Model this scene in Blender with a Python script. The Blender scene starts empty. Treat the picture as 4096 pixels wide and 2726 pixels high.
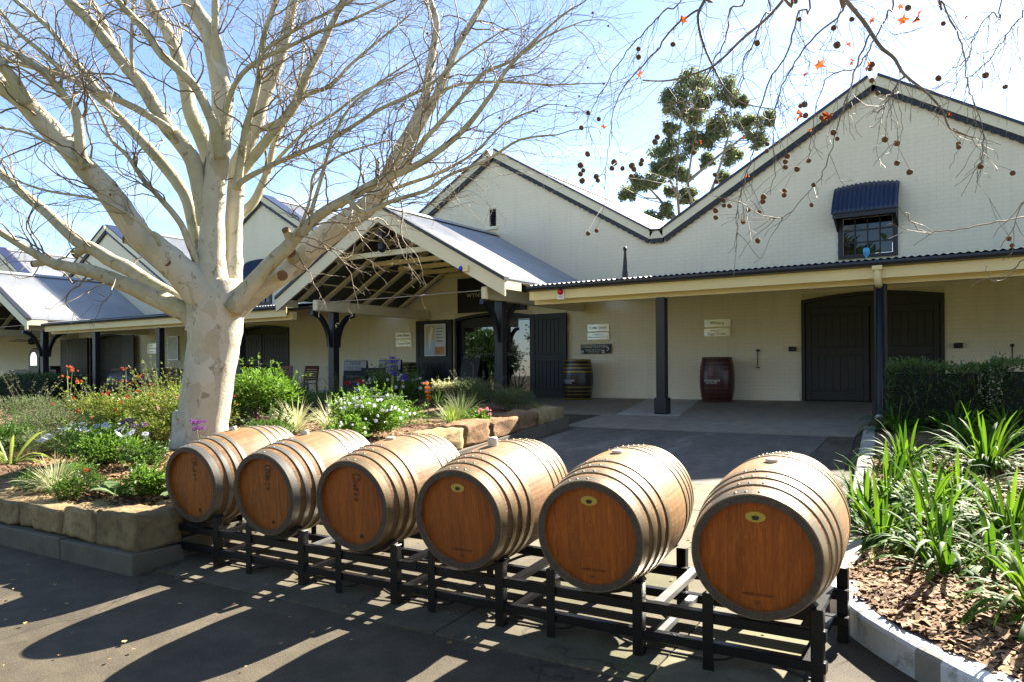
import bpy, bmesh, math, random
import numpy as np
from math import sin, cos, pi, radians, sqrt, hypot, atan2
from mathutils import Vector, Matrix, noise as mnoise
from mathutils.geometry import tessellate_polygon
random.seed(11)
rng = np.random.default_rng(11)
scene = bpy.context.scene
col = scene.collection

# ------------------------------------------------------------------ camera
YAW, ROLL, EYE = radians(32.88), -0.007, 1.55
cam_data = bpy.data.cameras.new('camera')
cam = bpy.data.objects.new('camera', cam_data)
col.objects.link(cam)
A = Vector((-sin(YAW), cos(YAW), 0)); R0 = Vector((cos(YAW), sin(YAW), 0)); U0 = Vector((0, 0, 1))
rt = R0*cos(ROLL) + U0*sin(ROLL); up = U0*cos(ROLL) - R0*sin(ROLL)
cam.matrix_world = Matrix(((rt.x, up.x, -A.x, 0), (rt.y, up.y, -A.y, 0), (rt.z, up.z, -A.z, EYE), (0, 0, 0, 1)))
cam_data.sensor_width = 36.0
cam_data.lens = 3084/4096*36
cam_data.shift_y = 119/4096
cam_data.clip_start = 0.05
cam_data.clip_end = 3000
scene.camera = cam

# ------------------------------------------------------------------ sky and sun
SUN_AZ, SUN_EL = radians(11), radians(36)          # azimuth measured from +Y towards +X
world = bpy.data.worlds.new('World'); scene.world = world; world.use_nodes = True
wn, wl = world.node_tree.nodes, world.node_tree.links
wn.clear()
w_out = wn.new('ShaderNodeOutputWorld'); w_bg = wn.new('ShaderNodeBackground')
sky = wn.new('ShaderNodeTexSky'); sky.sky_type = 'NISHITA'; sky.sun_disc = False
sky.sun_elevation = SUN_EL; sky.sun_rotation = SUN_AZ
sky.air_density = .8; sky.dust_density = .35; sky.ozone_density = 2.5; sky.altitude = 100
# thin high cloud: faint wisps mixed into the sky
w_tc = wn.new('ShaderNodeTexCoord'); w_map = wn.new('ShaderNodeMapping')
w_map.inputs['Scale'].default_value = (1.2, 2.6, 5.0); w_map.inputs['Rotation'].default_value = (0, 0, .5)
w_nz = wn.new('ShaderNodeTexNoise'); w_nz.inputs['Scale'].default_value = 2.3; w_nz.inputs['Detail'].default_value = 9; w_nz.inputs['Roughness'].default_value = .62; w_nz.inputs['Distortion'].default_value = .6
w_rm = wn.new('ShaderNodeValToRGB'); w_rm.color_ramp.elements[0].position = .5; w_rm.color_ramp.elements[1].position = .85
w_rm.color_ramp.elements[1].color = (.28, .28, .28, 1)
w_mix = wn.new('ShaderNodeMixRGB'); w_mix.inputs['Color2'].default_value = (7.5, 7.6, 7.8, 1)
wl.new(w_tc.outputs['Generated'], w_map.inputs['Vector']); wl.new(w_map.outputs[0], w_nz.inputs['Vector'])
wl.new(w_nz.outputs['Fac'], w_rm.inputs['Fac']); wl.new(w_rm.outputs['Color'], w_mix.inputs['Fac'])
w_tint = wn.new('ShaderNodeMixRGB'); w_tint.blend_type = 'MULTIPLY'; w_tint.inputs['Fac'].default_value = 1; w_tint.inputs['Color2'].default_value = (1.03, 1.0, .97, 1)   # camera white balance
wl.new(sky.outputs[0], w_tint.inputs['Color1']); wl.new(w_tint.outputs[0], w_mix.inputs['Color1']); wl.new(w_mix.outputs[0], w_bg.inputs['Color'])
w_bg.inputs['Strength'].default_value = 0.052
wl.new(w_bg.outputs[0], w_out.inputs['Surface'])
sun_d = bpy.data.lights.new('sun', 'SUN'); sun_d.energy = 4.6; sun_d.angle = radians(.53); sun_d.color = (1, .93, .80)
sun = bpy.data.objects.new('sun', sun_d); col.objects.link(sun)
sv = Vector((sin(SUN_AZ)*cos(SUN_EL), cos(SUN_AZ)*cos(SUN_EL), sin(SUN_EL)))
sun.rotation_euler = sv.to_track_quat('Z', 'Y').to_euler()
sun.location = (5, 30, 40)
scene.view_settings.view_transform = 'Standard'
scene.view_settings.look = 'None'
scene.view_settings.exposure = 2.62
scene.view_settings.gamma = 1.0
scene.render.engine = 'CYCLES'
scene.cycles.use_denoising = True
scene.cycles.max_bounces = 8
scene.cycles.caustics_reflective = False; scene.cycles.caustics_refractive = False

# ------------------------------------------------------------------ helpers
def link(o):
    col.objects.link(o); return o
def thing(name, label, cat, loc=(0, 0, 0), rz=0.0, group=None, rx=0.0):
    o = link(bpy.data.objects.new(name, None)); o.location = loc; o.rotation_euler = (rx, 0, rz)
    o.empty_display_size = .1
    tag(o, label, cat, group); return o
def tag(o, label=None, cat=None, group=None, kind=None):
    if label: o['label'] = label
    if cat: o['category'] = cat
    if group: o['group'] = group
    if kind: o['kind'] = kind
    return o
def rootloc(p):
    while p and p.parent: p = p.parent
    return p.location.copy() if p else Vector((0, 0, 0))
def mesh_np(name, V, Fc, mat=None, parent=None, smooth=False, world=True, attr=None, kind=None):
    """V (n,3) array, Fc list/array of faces. world: verts in world coords -> local of the root."""
    V = np.asarray(V, dtype=np.float64)
    if parent is not None and world: V = V - np.array(rootloc(parent))
    me = bpy.data.meshes.new(name)
    if isinstance(Fc, np.ndarray):
        k = Fc.shape[1]; n = len(Fc)
        me.vertices.add(len(V)); me.vertices.foreach_set('co', V.ravel())
        me.loops.add(n*k); me.loops.foreach_set('vertex_index', Fc.ravel().astype(np.int32))
        me.polygons.add(n); me.polygons.foreach_set('loop_start', np.arange(0, n*k, k, dtype=np.int32))
        me.update(calc_edges=True)
    else:
        me.from_pydata([tuple(v) for v in V], [], [tuple(f) for f in Fc])
    me.polygons.foreach_set('use_smooth', np.full(len(me.polygons), bool(smooth)))
    if attr is not None:
        at = me.attributes.new('tint', 'FLOAT', 'POINT'); at.data.foreach_set('value', np.asarray(attr, dtype=np.float32))
    me.validate(); me.update()
    if mat: me.materials.append(mat)
    o = link(bpy.data.objects.new(name, me))
    if parent is not None: o.parent = parent
    if kind: o['kind'] = kind
    return o
class MB:
    def __init__(s): s.v = []; s.f = []
    def quad(s, a, b, c, d):
        n = len(s.v); s.v += [tuple(a), tuple(b), tuple(c), tuple(d)]; s.f.append((n, n+1, n+2, n+3)); return s
    def poly(s, pts):
        n = len(s.v); s.v += [tuple(p) for p in pts]; s.f.append(tuple(range(n, n+len(pts)))); return s
    def box(s, x0, x1, y0, y1, z0, z1):
        n = len(s.v)
        s.v += [(x0,y0,z0),(x1,y0,z0),(x1,y1,z0),(x0,y1,z0),(x0,y0,z1),(x1,y0,z1),(x1,y1,z1),(x0,y1,z1)]
        s.f += [(n,n+3,n+2,n+1),(n+4,n+5,n+6,n+7),(n,n+1,n+5,n+4),(n+1,n+2,n+6,n+5),(n+2,n+3,n+7,n+6),(n+3,n,n+4,n+7)]; return s
    def beam(s, a, b, w, h, upv=(0,0,1)):
        a, b = Vector(a), Vector(b); d = (b-a).normalized(); sd = d.cross(Vector(upv)).normalized(); u = sd.cross(d).normalized()
        n = len(s.v)
        for p in (a, b):
            for i, j in ((-1,-1),(1,-1),(1,1),(-1,1)): s.v.append(tuple(p+sd*i*w/2+u*j*h/2))
        s.f += [(n,n+1,n+2,n+3),(n+7,n+6,n+5,n+4)]+[(n+i,n+4+i,n+4+(i+1)%4,n+(i+1)%4) for i in range(4)]; return s
    def prism(s, pts, dvec):
        """closed polygon pts (3d) extruded by dvec"""
        n = len(s.v); k = len(pts); d = Vector(dvec)
        s.v += [tuple(Vector(p)) for p in pts] + [tuple(Vector(p)+d) for p in pts]
        s.f.append(tuple(range(n+k-1, n-1, -1))); s.f.append(tuple(range(n+k, n+2*k)))
        for i in range(k): s.f.append((n+i, n+(i+1)%k, n+k+(i+1)%k, n+k+i))
        return s
    def tube(s, pts, rad, seg=8, cap=True):
        V, F = tube_np(pts, rad, seg, cap); n = len(s.v)
        s.v += [tuple(v) for v in V]; s.f += [tuple(i+n for i in f) for f in F]; return s
    def lathe(s, prof, seg=24, org=(0,0,0), closed=False):
        n = len(s.v); k = len(prof)
        for i in range(seg):
            a = 2*pi*i/seg
            for r, z in prof: s.v.append((org[0]+r*cos(a), org[1]+r*sin(a), org[2]+z))
        for i in range(seg):
            j = (i+1) % seg
            for q in range(k-1): s.f.append((n+i*k+q, n+j*k+q, n+j*k+q+1, n+i*k+q+1))
        return s
    def build(s, name, mat, parent=None, smooth=False, world=True, kind=None):
        return mesh_np(name, s.v, s.f, mat, parent, smooth, world, None, kind)
def tube_np(pts, rad, seg=8, cap=True):
    P = [Vector(p[:3]) for p in pts]; n = len(P)
    if not hasattr(rad, '__len__'): rad = [rad]*n
    V = []; F = []; ref = None
    for i in range(n):
        t = (P[min(i+1, n-1)]-P[max(i-1, 0)])
        if t.length < 1e-9: t = Vector((0, 0, 1))
        t.normalize()
        if ref is None:
            ref = t.orthogonal().normalized()
        ref = (ref - t*ref.dot(t))
        if ref.length < 1e-6: ref = t.orthogonal()
        ref.normalize(); b = t.cross(ref)
        for k in range(seg):
            a = 2*pi*k/seg; V.append(P[i]+(ref*cos(a)+b*sin(a))*rad[i])
    for i in range(n-1):
        for k in range(seg):
            k2 = (k+1) % seg; F.append((i*seg+k, i*seg+k2, (i+1)*seg+k2, (i+1)*seg+k))
    if cap: F.append(tuple(range(seg-1, -1, -1))); F.append(tuple((n-1)*seg+k for k in range(seg)))
    return V, F
def bevel(o, w, seg=2):
    m = o.modifiers.new('bevel', 'BEVEL'); m.width = w; m.segments = seg; m.limit_method = 'ANGLE'; m.angle_limit = radians(35); return o
def copy_tree(o, parent=None):
    c = o.copy(); col.objects.link(c); c.parent = parent
    for ch in list(o.children): copy_tree(ch, c)
    return c

# ------------------------------------------------------------------ materials
def newmat(name):
    m = bpy.data.materials.new(name); m.use_nodes = True; n = m.node_tree.nodes; l = m.node_tree.links
    return m, n, l, n['Principled BSDF']
def texco(n, l, scale=(1, 1, 1), space='Object', rot=(0, 0, 0)):
    tc = n.new('ShaderNodeTexCoord'); mp = n.new('ShaderNodeMapping'); mp.inputs['Scale'].default_value = scale; mp.inputs['Rotation'].default_value = rot
    if space == 'World':
        g = n.new('ShaderNodeNewGeometry'); l.new(g.outputs['Position'], mp.inputs['Vector'])
    else: l.new(tc.outputs[space], mp.inputs['Vector'])
    return mp.outputs[0]
def noise(n, l, vec, scale, detail=5, rough=.6, dist=0):
    t = n.new('ShaderNodeTexNoise'); t.inputs['Scale'].default_value = scale; t.inputs['Detail'].default_value = detail
    t.inputs['Roughness'].default_value = rough; t.inputs['Distortion'].default_value = dist
    l.new(vec, t.inputs['Vector']); return t.outputs['Fac']
def ramp(n, l, fac, stops):
    r = n.new('ShaderNodeValToRGB'); e = r.color_ramp.elements
    while len(e) < len(stops): e.new(.5)
    for q, (p, c) in zip(e, stops): q.position = p; q.color = (c, c, c, 1) if not hasattr(c, '__len__') else (*c, 1)
    l.new(fac, r.inputs['Fac']); return r.outputs['Color']
def mix(n, l, fac, a, b, mode='MIX'):
    m = n.new('ShaderNodeMixRGB'); m.blend_type = mode
    for s, v in (('Fac', fac), ('Color1', a), ('Color2', b)):
        if hasattr(v, 'links') or hasattr(v, 'is_linked'): l.new(v, m.inputs[s])
        elif s == 'Fac': m.inputs[s].default_value = v
        else: m.inputs[s].default_value = (*v, 1)
    return m.outputs['Color']
def bump(n, l, bs, h, strength=.3, dist=.01):
    b = n.new('ShaderNodeBump'); b.inputs['Strength'].default_value = strength; b.inputs['Distance'].default_value = dist
    l.new(h, b.inputs['Height']); l.new(b.outputs[0], bs.inputs['Normal']); return b
def simple(name, c, rough=.6, var=.15, scale=6, bmp=.15, bscale=40, metal=0, spec=.5, space='Object', stretch=(1,1,1), coat=0, dirt=None):
    m, n, l, bs = newmat(name)
    v = texco(n, l, stretch, space)
    f = noise(n, l, v, scale, 6, .6)
    dk = tuple(x*(1-var) for x in c); lt = tuple(min(1, x*(1+var)) for x in c)
    cc = ramp(n, l, f, [(.3, dk), (.7, lt)])
    if dirt:
        f2 = noise(n, l, v, dirt[1], 7, .65, .3); msk = ramp(n, l, f2, [(dirt[2], 0), (min(1, dirt[2]+.18), 1)])
        cc = mix(n, l, msk, cc, dirt[0])
    l.new(cc, bs.inputs['Base Color'])
    bs.inputs['Roughness'].default_value = rough; bs.inputs['Metallic'].default_value = metal
    bs.inputs['Specular IOR Level'].default_value = spec; bs.inputs['Coat Weight'].default_value = coat
    if bmp: bump(n, l, bs, noise(n, l, v, bscale, 4, .6), bmp, .006)
    return m
def leafmat(name, c1, c2, rough=.45, trans=.4, spec=.4, tcol=None):
    m, n, l, bs = newmat(name)
    at = n.new('ShaderNodeAttribute'); at.attribute_name = 'tint'
    cc = ramp(n, l, at.outputs['Fac'], [(0, c1), (1, c2)])
    l.new(cc, bs.inputs['Base Color']); bs.inputs['Roughness'].default_value = rough; bs.inputs['Specular IOR Level'].default_value = spec
    tr = n.new('ShaderNodeBsdfTranslucent')
    if tcol: l.new(mix(n, l, 1, cc, tcol, 'MULTIPLY'), tr.inputs['Color'])
    else: l.new(cc, tr.inputs['Color'])
    mx = n.new('ShaderNodeMixShader'); mx.inputs[0].default_value = trans
    l.new(bs.outputs[0], mx.inputs[1]); l.new(tr.outputs[0], mx.inputs[2])
    l.new(mx.outputs[0], n['Material Output'].inputs['Surface']); return m
M = {}
M['cream_wall'] = simple('cream_brick_paint', (.84, .75, .58), .7, .03, 1.3, .25, 60, space='World', dirt=((.76, .67, .50), .9, .60))
def wall_mat():
    m, n, l, bs = newmat('cream_brick_paint'); v = texco(n, l, (1, 1, 1), 'World'); vs = texco(n, l, (2.2, 2.2, .22), 'World')
    c = ramp(n, l, noise(n, l, v, 1.1, 6, .6), [(.3, (.82, .72, .53)), (.7, (.87, .77, .58))])
    c = mix(n, l, ramp(n, l, noise(n, l, vs, 1.6, 6, .65), [(.52, 0), (.75, .38)]), c, (.58, .51, .39))
    c = mix(n, l, ramp(n, l, noise(n, l, v, 7, 7, .7), [(.58, 0), (.72, .22)]), c, (.50, .43, .32))
    l.new(c, bs.inputs['Base Color']); bs.inputs['Roughness'].default_value = .7; bump(n, l, bs, noise(n, l, v, 45, 5, .65), .3, .006); return m
M['cream_wall'] = wall_mat()
M['mortar'] = simple('painted_mortar', (.66, .58, .44), .8, .05, 2, .2, 60, space='World')
M['fascia'] = simple('cream_timber_paint', (.80, .66, .34), .5, .04, 2, .08, 30)
M['barge'] = simple('pale_cream_paint', (.76, .68, .48), .5, .04, 2, .08, 30)
M['navy'] = simple('dark_navy_paint', (.010, .0105, .015), .45, .2, 4, .1, 40)
M['charcoal'] = simple('charcoal_door_paint', (.010, .010, .010), .5, .25, 5, .15, 50)
M['gutter'] = simple('dark_gutter_metal', (.022, .022, .026), .35, .15, 4, .05, 30)
M['navycap'] = simple('navy_ridge_metal', (.014, .02, .055), .35, .15, 4, .05, 30)
M['black_steel'] = simple('black_painted_steel', (.005, .005, .0065), .34, .3, 9, .2, 60, spec=.35, dirt=((.03, .028, .026), 7, .68))
M['steel'] = simple('bare_galvanised_steel', (.42, .42, .42), .38, .15, 9, .1, 60, metal=.8)
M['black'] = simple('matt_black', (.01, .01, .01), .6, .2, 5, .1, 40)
M['chalk'] = simple('chalkboard_black', (.012, .012, .013), .7, .3, 8, .05, 40)
M['grey_panel'] = simple('grey_sign_panel', (.30, .30, .31), .6, .08, 6, .05, 40)
M['white'] = simple('white_paint', (.78, .78, .76), .5, .04, 4, .05, 40)
M['plaque'] = simple('brushed_metal_plaque', (.80, .78, .70), .38, .06, 4, .05, 80, metal=.55, stretch=(1, 1, 14))
M['ink'] = simple('dark_lettering', (.03, .03, .03), .6, 0, 5, 0)
M['pale_ink'] = simple('pale_lettering', (.72, .72, .70), .6, 0, 5, 0)
M['grey_ink'] = simple('etched_lettering', (.22, .21, .20), .6, 0, 5, 0)
M['red'] = simple('red_lens', (.65, .02, .02), .25, .1, 5, 0)
M['blue'] = simple('blue_lens', (.03, .05, .55), .25, .1, 5, 0)
M['teal'] = simple('light_blue_plastic', (.08, .42, .66), .35, .1, 5, 0)
M['chair_wood'] = simple('red_brown_chair_timber', (.20, .075, .04), .5, .25, 6, .15, 50, stretch=(1, 1, .15))
M['dark_wood'] = simple('dark_stained_timber', (.03, .018, .012), .45, .3, 6, .15, 50)
M['rubber'] = simple('black_cable_sheath', (.012, .012, .012), .5, .1, 5, 0)
def corr_mat(name, c, metal, rough):
    m = simple(name, c, rough, .12, 1.2, .05, 30, metal=metal, dirt=(tuple(x*.72 for x in c), 2.2, .6)); return m
M['galv'] = corr_mat('galvanised_corrugated_iron', (.36, .37, .385), .3, .5)
M['awning'] = corr_mat('navy_corrugated_iron', (.022, .038, .085), .2, .4)
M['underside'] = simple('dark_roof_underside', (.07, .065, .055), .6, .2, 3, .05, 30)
def glass_mat(name, base=(.004, .005, .006), ior=1.9):
    m, n, l, bs = newmat(name); bs.inputs['Base Color'].default_value = (*base, 1); bs.inputs['Roughness'].default_value = .015
    bs.inputs['IOR'].default_value = ior; v = texco(n, l); bump(n, l, bs, noise(n, l, v, 1.1, 2), .05, .01); return m
M['glass'] = glass_mat('dark_reflective_glass', ior=2.0)
M['wglass'] = glass_mat('window_glass', ior=1.5)
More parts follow.
